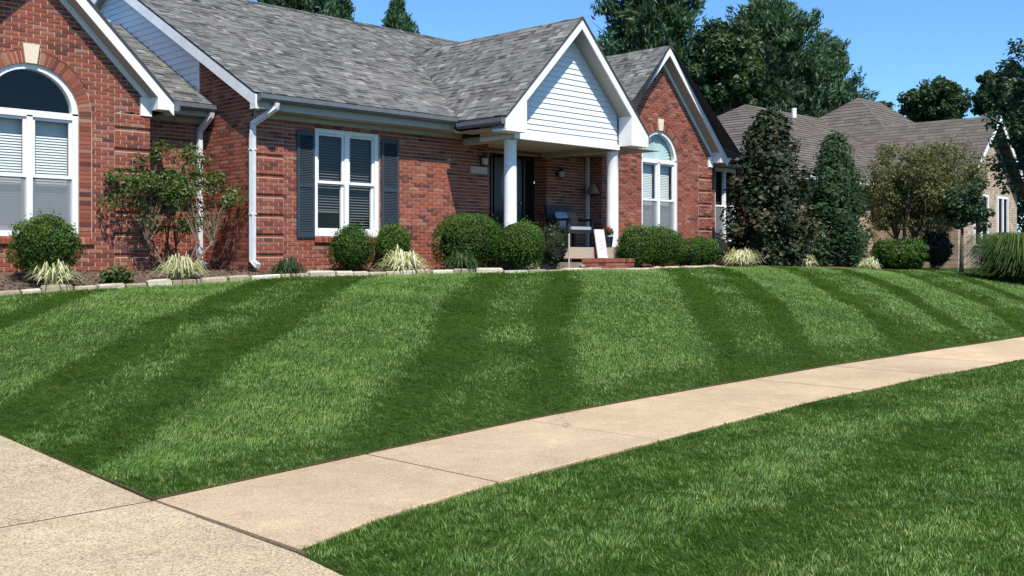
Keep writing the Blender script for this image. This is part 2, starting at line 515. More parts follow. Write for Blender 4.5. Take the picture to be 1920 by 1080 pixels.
# pavement slabs
mb = MB()
mb.box(3.0, 60, 4.0, 7.2, -.2, -.085)
mb.box(-5, 3.09, 5.9, 6.4, -.2, -.085)
mb.box(-1.0, -.8, 0, 16, -.2, -.13)
tag(mb.build('pavement_base', M['edge_soil']), kind='structure')
walk = tag(empty('sidewalk', (8, 6, 0)), kind='structure')
jx = [3.10, 4.95, 7.0, 9.15, 11.25, 13.35, 15.45, 17.55, 19.65, 21.75, 23.85, 26, 28.1, 30.2, 33, 36, 40, 45, 50, 56]
for k, (a, b) in enumerate(zip(jx[:-1], jx[1:])):
    g = .009
    sx = np.linspace(a + g, b - g, 7)
    hi = [(x, float(Ysf(x))) for x in sx]
    lo = [(x - .0, float(Ysn(x))) for x in sx]
    # joints run a touch askew, and lips are rounded off by a narrow chamfer
    poly = lo + hi[::-1]
    cx = np.mean([p[0] for p in poly]); cy = np.mean([p[1] for p in poly])
    ins = [(p[0] + np.sign(cx - p[0]) * (.008 if i in (0, 6, 7, 13) else 0), p[1] + (.008 if p[1] < cy else -.008)) for i, p in enumerate(poly)]
    n = len(poly)
    dz = random.uniform(-.003, .003)
    V = [(x, y, -.1) for x, y in poly] + [(x, y, -.008 + dz) for x, y in poly] + [(x, y, dz) for x, y in ins]
    F = []
    for r in range(2):
        F += [(r * n + i, r * n + (i + 1) % n, (r + 1) * n + (i + 1) % n, (r + 1) * n + i) for i in range(n)]
    F.append(tuple(range(2 * n, 3 * n)))
    m_ = MB(); m_.add(V, F, random.random())
    m_.build('slab', M['walk'], walk)
drive = tag(empty('driveway', (1.5, 6, 0)), kind='structure')
for (x0, x1, y0, y1) in ((-.9, 3.083, 6.117, 9.2), (-5, -.915, 6.115, 9.2), (-.9, 3.075, 9.215, 12.4), (-.9, 3.075, 12.415, 16.4), (-5, -.915, 9.215, 16.4), (-.9, 3.091, 0.3, 6.098), (-5, -.915, 0.3, 6.10)):
    m_ = MB()
    xr0 = xr1 = x1
    z0, z1 = float(zdrive(y0)), float(zdrive(y1))
    if x1 > 3 and y0 < 1:   # the apron flares out towards the street
        P = [(x0, y0), (x1 - .55, y0), (x1 - .1, 3.9), (x1 - .02, 4.55), (x1, y1), (x0, y1)]
    else:
        P = [(x0, y0), (x1, y0), (x1, y1), (x0, y1)]
    P2 = [(x + (.01 if x < (x0 + x1) / 2 else -.01), y + (.01 if y < (y0 + y1) / 2 else -.01)) for x, y in P]
    n = len(P)
    V = [(x, y, float(zdrive(y)) - .12) for x, y in P] + [(x, y, float(zdrive(y)) - .008) for x, y in P] + [(x, y, float(zdrive(y))) for x, y in P2]
    F = []
    for r in range(2):
        F += [(r * n + i, r * n + (i + 1) % n, (r + 1) * n + (i + 1) % n, (r + 1) * n + i) for i in range(n)]
    F.append(tuple(range(2 * n, 3 * n)))
    m_.add(V, F, random.random())
    m_.build('slab', M['drive'], drive)

mb = MB()
mb.box(-5, 3.075, 6.096, 6.119, -.1, -.0012)
for j_ in jx[1:-1]:
    mb.box(j_ - .0095, j_ + .0095, float(Ysn(j_)) + .01, float(Ysf(j_)) - .01, -.09, -.003)
tag(mb.build('joint_filler', M['joint']), kind='structure')
mb = MB()
mb.add([(3.07, 4.5, -.1), (3.102, 4.5, -.1), (3.112, 6.11, -.1), (3.07, 6.11, -.1), (3.07, 4.5, -.0025), (3.102, 4.5, -.0025), (3.112, 6.11, -.0025), (3.07, 6.11, -.0025)], [(4, 5, 6, 7), (0, 1, 5, 4), (1, 2, 6, 5), (3, 0, 4, 7)])
tag(mb.build('joint_filler', M['joint']), kind='structure')
# ------------------------------------------------------------------ the house
house = tag(empty('brick_house', (9.76, 15.75, 1.2)), 'red brick ranch house with grey shingle roof and white porch gable', 'house')
CR = .0685; Z0 = 1.0
PITCH = .54
N_BRICK_OBJ = [0]
brick_cache = {}

def subtract(iv, a, b):
    out = []
    for (p, q) in iv:
        if b <= p or a >= q:
            out.append((p, q))
        else:
            if a > p: out.append((p, a))
            if b < q: out.append((b, q))
    return out

def brick_tone():
    r = random.random()
    if r < .16: return random.uniform(.02, .25)
    if r < .86: return random.uniform(.35, .8)
    return random.uniform(.8, 1.0)

def lay(mapf, intervals, z0, z1, bond=.2135, joint=.0115, proud=.010, phase=0.0, skip=None):
    """Returns bricks [(8 corner points, centre)] and mortar quads for one wall."""
    bricks, mort = [], []
    k0 = int(round((z0 - Z0) / CR)); k1 = int(math.ceil((z1 - Z0) / CR))
    for k in range(k0, k1):
        if skip and skip(k): continue
        zb, zt = Z0 + k * CR, Z0 + (k + 1) * CR
        ib, it = intervals(zb + .002), intervals(zt - .002)
        if len(ib) != len(it):
            ib = it = intervals((zb + zt) / 2)
        off = (k % 2) * bond / 2 + phase
        for (ab, bb), (at, bt) in zip(ib, it):
            mort.append([mapf(ab, zb, 0), mapf(bb, zb, 0), mapf(bt, zt, 0), mapf(at, zt, 0)])
            lo, hi = min(ab, at), max(bb, bt)
            i = math.floor((lo - off) / bond)
            while off + i * bond < hi:
                s, e = off + i * bond, off + (i + 1) * bond - joint
                i += 1
                sb, eb, st_, et = max(s, ab), min(e, bb), max(s, at), min(e, bt)
                if s < lo + .001: sb, st_ = ab, at
                if eb - sb < .018 and et - st_ < .018: continue
                if eb <= sb: eb = sb + .001
                if et <= st_: et = st_ + .001
                d = proud + random.uniform(-.002, .003)
                bricks.append((sb, eb, st_, et, zb, zt - joint, d))
    return bricks, mort

def brick_mesh(mb, mapf, q):
    sb, eb, st_, et, zb, zt, d = q
    i = .003
    P = [mapf(sb, zb, 0), mapf(eb, zb, 0), mapf(et, zt, 0), mapf(st_, zt, 0),
         mapf(sb + i, zb + i, d), mapf(eb - i, zb + i, d), mapf(et - i, zt - i, d), mapf(st_ + i, zt - i, d)]
    mb.add(P, [(4, 5, 6, 7), (0, 1, 5, 4), (1, 2, 6, 5), (2, 3, 7, 6), (3, 0, 4, 7)], brick_tone())

def wall(mapf, bricks, mort, parent, n_single=0, extra=None, key=None):
    """One masonry wall: mortar bed, the bricks shown largest as single parts, the others joined."""
    mb = MB()
    for q in mort: mb.quad(*q)
    if extra: extra(mb)
    w = mb.build('brick_wall', M['mortar'], parent)
    if n_single and key:
        bricks = sorted(bricks, key=key)
    singles, rest = bricks[:n_single], bricks[n_single:]
    for q in singles:
        sb, eb, st_, et, zb, zt, d = q
        full = abs(sb - st_) < 1e-4 and abs(eb - et) < 1e-4 and abs((eb - sb) - .204) < 1e-3
        o0 = mapf(sb, zb, 0)
        if full:
            kk = (mapf.tag, random.randrange(14))
            if kk not in brick_cache:
                b = MB()
                m0 = mapf(0, 0, 0)
                brick_mesh(b, lambda u, z, dd: tuple(np.subtract(mapf(u, z, dd), m0)), (0, .204, 0, .204, 0, CR - .0095, .011 + random.uniform(-.002, .003)))
                brick_cache[kk] = b.mesh('brick')
            link('brick', brick_cache[kk], M['brick'], w, o0) if False else place_child('brick', brick_cache[kk], M['brick'], w, o0)
        else:
            b = MB()
            brick_mesh(b, lambda u, z, dd: tuple(np.subtract(mapf(u, z, dd), o0)), q)
            place_child('brick', b.mesh('brick'), M['brick'], w, o0)
    b = MB()
    for q in rest: brick_mesh(b, mapf, q)
    if rest:
        o = b.build('brickwork', M['brick'], w)
        o["kind"] = "stuff"
    return w

def place_child(name, me, mat, parent, loc):
    o = bpy.data.objects.new(name, me)
    if len(me.materials) == 0: me.materials.append(mat)
    COL.objects.link(o)
    o.parent = parent
    o.location = loc          # parents under the house carry no transform of their own beyond world identity
    return o

def mapY(Y):
    f = lambda u, z, d: (u, Y - d, z)
    f.tag = 'front'
    return f
def mapX(X):
    f = lambda u, z, d: (X - d, u, z)
    f.tag = 'side'
    return f

def rect_opening(x0, x1, zb, zt):
    return lambda z: (x0, x1) if zb <= z <= zt else None
def arch_opening(xc, hw, zb, zs, ex=0.0):
    def f(z):
        if z < zb: return None
        if z <= zs: return (xc - hw - ex, xc + hw + ex)
        r = hw + ex
        if z - zs >= r: return None
        h = math.sqrt(r * r - (z - zs) ** 2)
        return (xc - h, xc + h)
    return f

def make_intervals(base, openings):
    def f(z):
        iv = [base(z)] if base(z) else []
        for o in openings:
            ab = o(z)
            if ab: iv = subtract(iv, *ab)
        return [(a, b) for a, b in iv if b - a > .01]
    return f

def reveal(mb, Y, pts, depth=.17):
    for (a, b) in zip(pts[:-1], pts[1:]):
        mb.quad((a[0], Y, a[1]), (b[0], Y, b[1]), (b[0], Y + depth, b[1]), (a[0], Y + depth, a[1]))

def arch_pts(xc, r, zs, n=24):
    return [(xc - r * math.cos(math.pi * i / n), zs + r * math.sin(math.pi * i / n)) for i in range(n + 1)]

QREC = lambda k: (k - 3) % 5 == 4      # recessed courses between the raised quoin blocks (Z0 = 1.0 grid)
def quoins(mapf, u0, u1, z0, z1, parent_bricks, flip=False):
    """Raised corner blocks: four courses proud, one flush."""
    out, mort = [], []
    k0 = int(round((z0 - Z0) / CR)); k1 = int((z1 - Z0) / CR)
    L = (u1 - u0)
    for k in range(k0, k1):
        zb, zt = Z0 + k * CR, Z0 + (k + 1) * CR
        rec = QREC(k)
        pr = .011 if rec else .040
        if not rec:
            mort.append([mapf(u0, zb, .028), mapf(u1, zb, .028), mapf(u1, zt, .028), mapf(u0, zt, .028)])
            if QREC(k - 1):
                mort.append([mapf(u0, zb, .028), mapf(u1, zb, .028), mapf(u1, zb, 0), mapf(u0, zb, 0)])
            if QREC(k + 1):
                mort.append([mapf(u0, zt, .028), mapf(u1, zt, .028), mapf(u1, zt, 0), mapf(u0, zt, 0)])
            for u in (u0, u1):
                mort.append([mapf(u, zb, 0), mapf(u, zb, .028), mapf(u, zt, .028), mapf(u, zt, 0)])
        mort.append([mapf(u0, zb, 0), mapf(u1, zb, 0), mapf(u1, zt, 0), mapf(u0, zt, 0)])
        cuts = [0, 1 / 3, 2 / 3, 1] if k % 2 else [0, 1 / 6, .5, 5 / 6, 1]
        for a, b in zip(cuts[:-1], cuts[1:]):
            s, e = u0 + L * a, u0 + L * b - (.0095 if b < 1 or not flip else 0.0)
            out.append((s, e, s, e, zb, zt - .0095, pr + random.uniform(-.002, .002)))
    return out, mort

# ---- front wall of the wing at the near end (round-headed window)
WL = dict(Y=16.5, xc=6.36, c1=8.27, c0=4.45, hw=.74, zb=1.80, zs=3.70, ring=.20)
WR = dict(Y=16.05, xc=21.74, c1=24.02, c0=19.44, hw=.76, zb=1.80, zs=3.92, ring=.19)
GL = dict(xc=6.36, hw=2.19, za=6.25, yf=16.19, zb=3.90)
GR = dict(xc=21.74, hw=2.62, za=6.79, yf=15.74, zb=4.00)
GP = dict(xc=16.25, hw=2.20, za=6.34, yf=13.93, zb=3.86)

def wing_wall(W, G, quoin_sides, n_single, key):
    Y = W['Y']; mp = mapY(Y)
    top = G['za'] - .25
    qw = .60
    L0 = W['c0'] + (qw if 'l' in quoin_sides else 0)
    R0 = W['c1'] - (qw if 'r' in quoin_sides else 0)
    def base(z):
        w = top - z + .05
        if w <= .02: return None
        return (max(W['c0'] if z > G['zb'] - .06 else L0, W['xc'] - w), min(W['c1'] if z > G['zb'] - .06 else R0, W['xc'] + w))
    ops = [arch_opening(W['xc'], W['hw'], W['zb'] - .12, W['zs'], W['ring'] + .012)]
    iv = make_intervals(base, ops)
    br, mo = lay(mp, iv, Z0, top)
    qs = G['zb'] - .06
    if 'r' in quoin_sides:
        a, b = quoins(mp, R0 + .0, W['c1'], Z0, qs, br, True); br += a; mo += b
    if 'l' in quoin_sides:
        a, b = quoins(mp, W['c0'], L0, Z0, qs, br); br += a; mo += b
    # plain bands of headers beside the window
    k0 = int(math.floor((W['zb'] - Z0) / CR)); k1 = int((W['zs'] - Z0) / CR)
    for k in range(k0, k1 + 1):
        zb, zt = Z0 + k * CR, min(Z0 + (k + 1) * CR, W['zs'])
        if zt - zb < .02: continue
        for s in (-1, 1):
            a = W['xc'] + s * (W['hw'] + .004); b = W['xc'] + s * (W['hw'] + W['ring'])
            a, b = min(a, b), max(a, b)
            br.append((a, b, a, b, zb, zt - .0095, .006))
            mo.append([mp(a - .003, zb, -.004), mp(b + .013, zb, -.004), mp(b + .013, zt, -.004), mp(a - .003, zt, -.004)])
    def extra(mb):
        r = W['hw']
        pts = [(W['xc'] - r, W['zb'])] + arch_pts(W['xc'], r, W['zs']) + [(W['xc'] + r, W['zb'])]
        reveal(mb, Y, pts)
        # bed behind the ring of arch bricks and behind the sill
        ao, ai = arch_pts(W['xc'], r + W['ring'] + .02, W['zs']), arch_pts(W['xc'], r, W['zs'])
        for i in range(24):
            mb.quad((ai[i][0], Y + .004, ai[i][1]), (ai[i + 1][0], Y + .004, ai[i + 1][1]), (ao[i + 1][0], Y + .004, ao[i + 1][1]), (ao[i][0], Y + .004, ao[i][1]))
        mb.box(W['xc'] - r - W['ring'], W['xc'] + r + W['ring'], Y + .001, Y + .2, W['zb'] - .16, W['zb'] - .012)
    w = wall(mp, br, mo, house, n_single, extra, key)
    # arch of bricks on end, with a keystone
    arch = empty('brick_arch', (0, 0, 0), house)
    r0, r1 = W['hw'] + .004, W['hw'] + W['ring']
    nb = 38
    ring_single = n_single > 0
    joined = MB()
    for i in range(nb):
        t0, t1 = math.pi * (i + .10) / nb, math.pi * (i + .90) / nb
        if abs((t0 + t1) / 2 - math.pi / 2) < .105: continue
        P = []
        for d in (0.0, .009 + random.uniform(-.002, .003)):
            for (r, t) in ((r0, t0), (r1, t0), (r1, t1), (r0, t1)):
                P.append((W['xc'] - r * math.cos(t), Y + .003 - d, W['zs'] + r * math.sin(t)))
        m_ = MB() if ring_single else joined
        m_.add(P, [(4, 5, 6, 7), (0, 1, 5, 4), (1, 2, 6, 5), (2, 3, 7, 6), (3, 0, 4, 7)], brick_tone())
        if ring_single: m_.build('brick', M['brick'], arch)
    if not ring_single:
        joined.build('brickwork', M['brick'], arch)["kind"] = 'stuff'
    kb, kt = W['zs'] + W['hw'] - .005, W['zs'] + W['hw'] + .29
    ks = MB()
    pl = [(W['xc'] - .085, kb), (W['xc'] + .085, kb), (W['xc'] + .125, kt), (W['xc'] - .125, kt)]
    ks.prism(pl, lambda x, z: (x, Y + .05, z), lambda x, z: (x, Y - .035, z))
    ks.build('keystone', M['cream'], house)
    # rowlock sill
    sl = MB()
    x = W['xc'] - W['hw'] - W['ring']
    while x < W['xc'] + W['hw'] + W['ring'] - .03:
        sl.add([(x, Y + .0, W['zb'] - .11), (x + .062, Y + .0, W['zb'] - .11), (x + .062, Y + .0, W['zb'] - .006), (x, Y + .0, W['zb'] - .006),
                (x, Y - .055, W['zb'] - .115), (x + .062, Y - .055, W['zb'] - .115), (x + .062, Y - .050, W['zb'] - .03), (x, Y - .050, W['zb'] - .03)],
               [(4, 5, 6, 7), (0, 1, 5, 4), (1, 2, 6, 5), (2, 3, 7, 6), (3, 0, 4, 7)], brick_tone())
        x += .071
    sl.build('window_sill', M['brick'], house)
    return w

camd = lambda p: (p[0] ** 2 + p[1] ** 2 + (p[2] - EYE) ** 2)
def vis_key_left(q):
    cx, cz = (q[0] + q[1]) / 2, q[4]
    hidden = (cx < 5.65) or cz < 1.25 or (cx - 6.36) > 6.1 - cz or (cz < 2.1 and cx < 6.9)
    return (1 if hidden else 0, -(cz > 3.0) * 0.0 + random.random())
wing_wall(WL, GL, 'r', 262, vis_key_left)
wing_wall(WR, GR, 'lr', 0, None)

# ---- main front wall with the double window
YM, XM = 15.75, 9.76
mp = mapY(YM)
wx0, wx1, wzb, wzt = 11.03, 12.50, 1.86, 3.80
iv = make_intervals(lambda z: (XM + .60 if z < 3.9 else XM, 15.36), [rect_opening(wx0, wx1, wzb - .12, wzt)])
br, mo = lay(mp, iv, Z0, 4.1)
a, b = quoins(mp, XM, XM + .60, Z0, 3.93, br); br += a; mo += b
def ex_main(mb):
    reveal(mb, YM, [(wx0, wzb), (wx0, wzt), (wx1, wzt), (wx1, wzb)])
    mb.box(wx0, wx1, YM + .001, YM + .2, wzb - .13, wzb - .012)
    mb.quad((15.36, YM, 1.2), (15.36, 16.5, 1.2), (15.36, 16.5, 4.1), (15.36, YM, 4.1))
wall(mp, br, mo, house, 0, ex_main)
sl = MB()
x = wx0 - .02
while x < wx1:
    sl.add([(x, YM, wzb - .11), (x + .062, YM, wzb - .11), (x + .062, YM, wzb - .006), (x, YM, wzb - .006),
            (x, YM - .055, wzb - .115), (x + .062, YM - .055, wzb - .115), (x + .062, YM - .05, wzb - .03), (x, YM - .05, wzb - .03)],
           [(4, 5, 6, 7), (0, 1, 5, 4), (1, 2, 6, 5), (2, 3, 7, 6), (3, 0, 4, 7)], brick_tone())
    x += .071
sl.build('window_sill', M['brick'], house)
# ---- side wall of the main block (faces the near end), link wall, porch walls, far bay wall
E0, ZE0, RX = 15.36, 4.235, 9.56     # eave line, its height, outer edge of the side rake
def roof_z(Y): return ZE0 + PITCH * (Y - E0)
mp = mapX(XM)
iv = make_intervals(lambda z: (max(YM + .012, E0 + (z - ZE0 + .20) / PITCH), 17.55 if z > 4.4 else 17.33) if (E0 + (z - ZE0 + .2) / PITCH) < 17.5 else None, [])
br, mo = lay(mp, iv, Z0, 5.35)
wall(mp, br, mo, house)
mp = mapY(17.33)
br, mo = lay(mp, make_intervals(lambda z: (8.27, XM), []), Z0, 4.15)
def ex_link(mb):
    mb.quad((8.27, 16.5, 1.0), (8.27, 17.33, 1.0), (8.27, 17.33, 4.6), (8.27, 16.5, 4.6))
wall(mp, br, mo, house, 0, ex_link)
mp = mapY(16.5)
br, mo = lay(mp, make_intervals(lambda z: (15.36, 19.44), [rect_opening(16.12, 17.98, 1.6, 3.80)]), 1.6, 3.9)
wall(mp, br, mo, house)
for xa_, sg_ in ((16.12, -1), (17.98, 1)):      # the entry goes back between two brick cheeks
    f_ = (lambda xa_, sg_: (lambda u, z, d: (xa_ - sg_ * d, u, z)))(xa_, sg_)
    f_.tag = 'cheek'
    br, mo = lay(f_, make_intervals(lambda z: (16.5, 16.88), []), 1.6, 3.86)
    wall(f_, br, mo, house)
mb = MB(); mb.box(16.0, 18.1, 16.512, 17.0, 3.81, 3.84)
mb.build('porch_ceiling', M['soffit'], house)
mb = MB(); mb.box(16.12, 17.98, 16.551, 16.95, 1.3, 1.68)
mb.build('porch_floor', M['concrete'], house)
mp = mapX(19.44)
br, mo = lay(mp, make_intervals(lambda z: (16.05, 16.5), []), 1.2, 3.95)
wall(mp, br, mo, house)
mp = mapY(17.6)
br, mo = lay(mp, make_intervals(lambda z: (24.02, 28.2), [rect_opening(26.55, 27.75, 1.75, 4.2)]), 1.2, 4.35)
wall(mp, br, mo, house)
# blind far and rear walls close the shell
mb = MB()
mb.box(9.76, 28.2, 26.0, 26.2, 1.0, 4.1)
mb.box(28.0, 28.2, 17.63, 26.0, 1.0, 4.4)
mb.box(4.45, 4.6, 16.53, 26.0, 1.0, 4.0)
mb.box(24.0, 24.02, 16.06, 17.6, 1.0, 4.2)
mb.build('rear_wall', M['brick'], house)

# ---- gabled roofs
SH_SINGLE = [0]
def shingles(P0, U, V, polyiv, vmax, parent, n_single=0, key=None, mat='shingle', expo=.127, wmin=.07, wmax=.25):
    """Shingle courses on the plane P0 + u*U + v*V; polyiv(v) gives the u intervals."""
    P0, U, V = Vector(P0), Vector(U).normalized(), Vector(V).normalized()
    Nn = U.cross(V).normalized()
    if Nn.z < 0: Nn = -Nn
    items = []
    nrow = int(vmax / expo) + 1
    for r in range(nrow):
        v0, v1 = r * expo, min((r + 1) * expo + .012, vmax)
        a, b = polyiv(v0 + .001), polyiv(min(v1, vmax) - .001)
        if len(a) != len(b):
            a = b = polyiv((v0 + v1) / 2)
        for (a0, b0), (a1, b1) in zip(a, b):
            u = min(a0, a1) - random.uniform(0, wmax)
            row_t = random.uniform(-.025, .025)
            while u < max(b0, b1):
                w = random.uniform(wmin, wmax)
                s0, e0, s1, e1 = max(u, a0), min(u + w - .004, b0), max(u, a1), min(u + w - .004, b1)
                u += w
                if e0 - s0 < .01 and e1 - s1 < .01: continue
                e0 = max(e0, s0 + .002); e1 = max(e1, s1 + .002)
                h = random.choice((.006, .007, .016))
                tone = min(1, max(0, random.gauss(.55, .21) + row_t))
                q = [P0 + U * s0 + V * v0, P0 + U * e0 + V * v0, P0 + U * e1 + V * v1, P0 + U * s1 + V * v1]
                t = [q[0] + Nn * h, q[1] + Nn * h, q[2] + Nn * .003, q[3] + Nn * .003]
                items.append((q + t, tone))
    FA = [(4, 5, 6, 7), (0, 1, 5, 4), (1, 2, 6, 5), (3, 0, 4, 7)]
    if key:
        items.sort(key=lambda it: key(it[0][0]))
    for it in items[:n_single]:
        m_ = MB(); m_.add(it[0], FA, it[1])
        m_.build('shingle', M[mat], parent)
    m_ = MB()
    for it in items[n_single:]:
        m_.add(it[0], FA, it[1])
    if items[n_single:]:
        m_.build('shingle_courses', M[mat], parent)["kind"] = 'stuff'

def slab_quad(mb, a, b, c, d, th):
    """A sloped slab: the top quad and its copy th below (vertical)."""
    t = [Vector(p) for p in (a, b, c, d)]
    lo = [p - Vector((0, 0, th)) for p in t]
    mb.add([tuple(p) for p in lo + t], [(3, 2, 1, 0), (4, 5, 6, 7), (0, 1, 5, 4), (1, 2, 6, 5), (2, 3, 7, 6), (3, 0, 4, 7)])

def front_gable(G, yw, yback, wall_half, left_poly=None, right_poly=None, white_return=True):
    xc, hw, za, yf, zb = G['xc'], G['hw'], G['za'], G['yf'], G['zb']
    ze = za - hw
    roof = None
    FD = .20                      # depth of the rake board, measured plumb
    for s in (-1, 1):
        deck = MB()
        yb0, yb1 = yback(s, 0), yback(s, 1)
        slab_quad(deck, (xc + s * hw, yf - .015, ze), (xc, yf - .015, za), (xc, yb1, za), (xc + s * hw, yb0, ze), .045)
        dk = deck.build('roof', M['deck'], house)
        # shingles
        L = hw * math.sqrt(2)
        P0 = Vector((xc + s * hw, yf - .02, ze + .004))
        Vv = Vector((-s, 0, 1)).normalized()
        def piv(v, s=s, yb0=yb0, yb1=yb1):
            return [(0, (yb0 + (yb1 - yb0) * min(1, v / L)) - (yf - .02))]
        if s < 0 and left_poly == 'single':
            shingles(P0, (0, 1, 0), Vv, piv, L, dk, 60, lambda p: camd(p))
        else:
            shingles(P0, (0, 1, 0), Vv, piv, L, dk)
        # ridge caps on one side only
        rb = MB()
        top = [(xc + s * (hw + .0), ze - .045), (xc, za - .045), (xc, za - .045 - FD), (xc + s * hw, ze - .045 - FD)]
        if s > 0: top = [(xc + .001, za - .045), (xc + hw, ze - .045), (xc + hw, ze - .045 - FD), (xc + .001, za - .045 - FD)]
        rb.prism(top, lambda x, z: (x, yf, z), lambda x, z: (x, yf + .03, z))
        rb.build('rake_board', M['white'], house)
        # drip edge: a thin dark line over the board
        so = MB()
        zu = .045 + FD - .02
        slab_quad(so, (xc + s * hw, yf + .03, ze - zu), (xc, yf + .03, za - zu), (xc, yw, za - zu), (xc + s * hw, yw, ze - zu), .012)
        so.build('soffit', M['soffit'], house)
        fr = MB()
        z2 = zu + .012
        pl = [(xc + s * .001, za - z2), (xc + s * (wall_half), za - z2 - wall_half), (xc + s * wall_half, za - z2 - wall_half - .12), (xc + s * .001, za - z2 - .12)]
        fr.prism(pl, lambda x, z: (x, yw - .012, z), lambda x, z: (x, yw - .034, z))
        if G is not GP: fr.build('frieze_board', M['white'], house)
        # boxed eave return
        rt = MB()
        x0, x1 = xc + s * wall_half, xc + s * (hw - .004)
        zt0, zt1 = za - wall_half - zu - .014, ze - zu - .014
        pl = [(x0, zb), (x1, zb), (x1, max(zt1, zb + .01)), (x0, zt0)]
        rt.prism(pl, lambda x, z: (x, yf + .004, z), lambda x, z: (x, yw - .04, z))
        rt.build('eave_return', M['white'], house)
        # eave soffit and gutter along the sides of the gable roof
        g = MB()
        ge = max(yw, yback(s, 0))
        prof = [(0, 0), (.085, .0), (.115, .04), (.115, .10), (.10, .10), (.10, .115), (0, .115)]
        g.prism([(xc + s * (hw + a), ze - .165 + b) for a, b in prof], lambda x, z: (x, yf + .01, z), lambda x, z: (x, ge - .02, z))
        g.build('gutter', M['gutter'], house)
    return

GLh, GRh, GPh = 1.91, 2.28, 1.62
front_gable(GL, WL['Y'], lambda s, v: 26.0 if s < 0 else 20.7, GLh)
front_gable(GR, WR['Y'], lambda s, v: (E0 + (GR['za'] - GR['hw'] - ZE0) / PITCH + .05) * (1 - v) + (E0 + (GR['za'] - ZE0) / PITCH) * v, GRh)
front_gable(GP, 14.33, lambda s, v: (E0 + (GP['za'] - GP['hw'] - ZE0) / PITCH + .02) * (1 - v) + (E0 + (GP['za'] - ZE0) / PITCH) * v, GPh, 'single')
# frieze blocks at the wing corners
for (x0, x1, Y, z0, z1) in ((8.10, 8.29, 16.5, 3.80, 4.1), (23.84, 24.05, 16.05, 3.88, 4.15)):
    m_ = MB(); m_.box(x0, x1, Y - .06, Y - .013, z0, z1)
    m_.build('frieze_block', M['white'], house)

# main roof front slope, cut by the two valleys
YR0 = 20.95
YB0 = 2 * YR0 - E0
LM = (YR0 - E0) * math.sqrt(1 + PITCH ** 2)
cosm = 1 / math.sqrt(1 + PITCH ** 2)
def main_iv(v):
    Y = E0 + v * cosm
    z = roof_z(Y)
    xl = max(GP['xc'] - GP['hw'], GP['xc'] - (GP['za'] - z)) if z < GP['za'] else None
    out = [(RX, 24.3)]
    for G in (GP, GR):
        if z < G['za']:
            h = min(G['hw'], G['za'] - z)
            out = subtract(out, G['xc'] - h, G['xc'] + h)
    return [(a, b) for a, b in out if b - a > .02]
mb = MB()
steps = 24
for i in range(steps):
    v0, v1 = LM * i / steps, LM * (i + 1) / steps
    A, B = main_iv(v0 + .001), main_iv(v1 - .001)
    if len(A) != len(B): A = B = main_iv((v0 + v1) / 2)
    for (a0, b0), (a1, b1) in zip(A, B):
        y0, y1 = E0 + v0 * cosm, E0 + v1 * cosm
        mb.quad((a0, y0, roof_z(y0) - .004), (b0, y0, roof_z(y0) - .004), (b1, y1, roof_z(y1) - .004), (a1, y1, roof_z(y1) - .004))
zr = roof_z(YR0)
mb.quad((RX, YR0, zr), (24.3, YR0, zr), (24.3, YB0, ZE0), (RX, YB0, ZE0))
main_roof = mb.build('roof', M['deck'], house)
shingles((0, E0, ZE0), (1, 0, 0), (0, 1, PITCH), main_iv, LM, main_roof, 240, lambda p: camd(p) if p.x < 14.2 else 1e9)
shingles((0, YB0, ZE0), (1, 0, 0), (0, -1, PITCH), lambda v: [(RX, 24.3)], LM, main_roof, 0, None)
rc = MB()
x = RX
while x < 24.2:
    for s in (-1, 1):
        rc.add([(x, YR0, zr + .03), (x + .19, YR0, zr + .022), (x + .19, YR0 + s * .14, zr - .06), (x, YR0 + s * .14, zr - .052)], [(0, 1, 2, 3)], random.random() * .7)
    x += .17
rc.build('ridge_cap', M['shingle'], main_roof)
# link roof
LK = (20.7 - 17.0) * math.sqrt(1 + PITCH ** 2)
def link_z(Y): return 4.20 + PITCH * (Y - 17.0)
def link_iv(v):
    Y = 17.0 + v * cosm
    z = link_z(Y)
    h = GL['za'] - z
    x0 = GL['xc'] + min(GL['hw'], max(h, 0)) if z < GL['za'] else GL['xc']
    return [(x0 - .02, XM - .005)]
mb = MB()
mb.quad((8.2, 17.0, 4.19), (XM - .005, 17.0, 4.19), (XM - .005, 20.7, link_z(20.7) - .01), (6.36, 20.7, link_z(20.7) - .01))
mb.quad((6.36, 20.7, link_z(20.7) - .01), (XM - .005, 20.7, link_z(20.7) - .01), (XM - .005, 26, 4.2), (6.36, 26, 4.2))
lr = mb.build('roof', M['deck'], house)
shingles((0, 17.0, 4.20), (1, 0, 0), (0, 1, PITCH), link_iv, LK, lr)
# far bay roof
mb = MB()
slab_quad(mb, (24.2, 17.15, 4.42), (28.5, 17.15, 4.42), (28.5, 21.5, 4.42 + PITCH * 4.35), (24.2, 21.5, 4.42 + PITCH * 4.35), .04)
mb.quad((24.2, 21.5, 4.42 + PITCH * 4.35), (28.5, 21.5, 4.42 + PITCH * 4.35), (28.5, 26.2, 4.2), (24.2, 26.2, 4.2))
fr_ = mb.build('roof', M['deck'], house)
shingles((0, 17.12, 4.425), (1, 0, 0), (0, 1, PITCH), lambda v: [(24.3, 28.5)], 4.35 / cosm, fr_)
mb = MB(); mb.box(24.06, 28.4, 17.15, 17.6, 4.16, 4.2)
mb.build('soffit', M['soffit'], house)

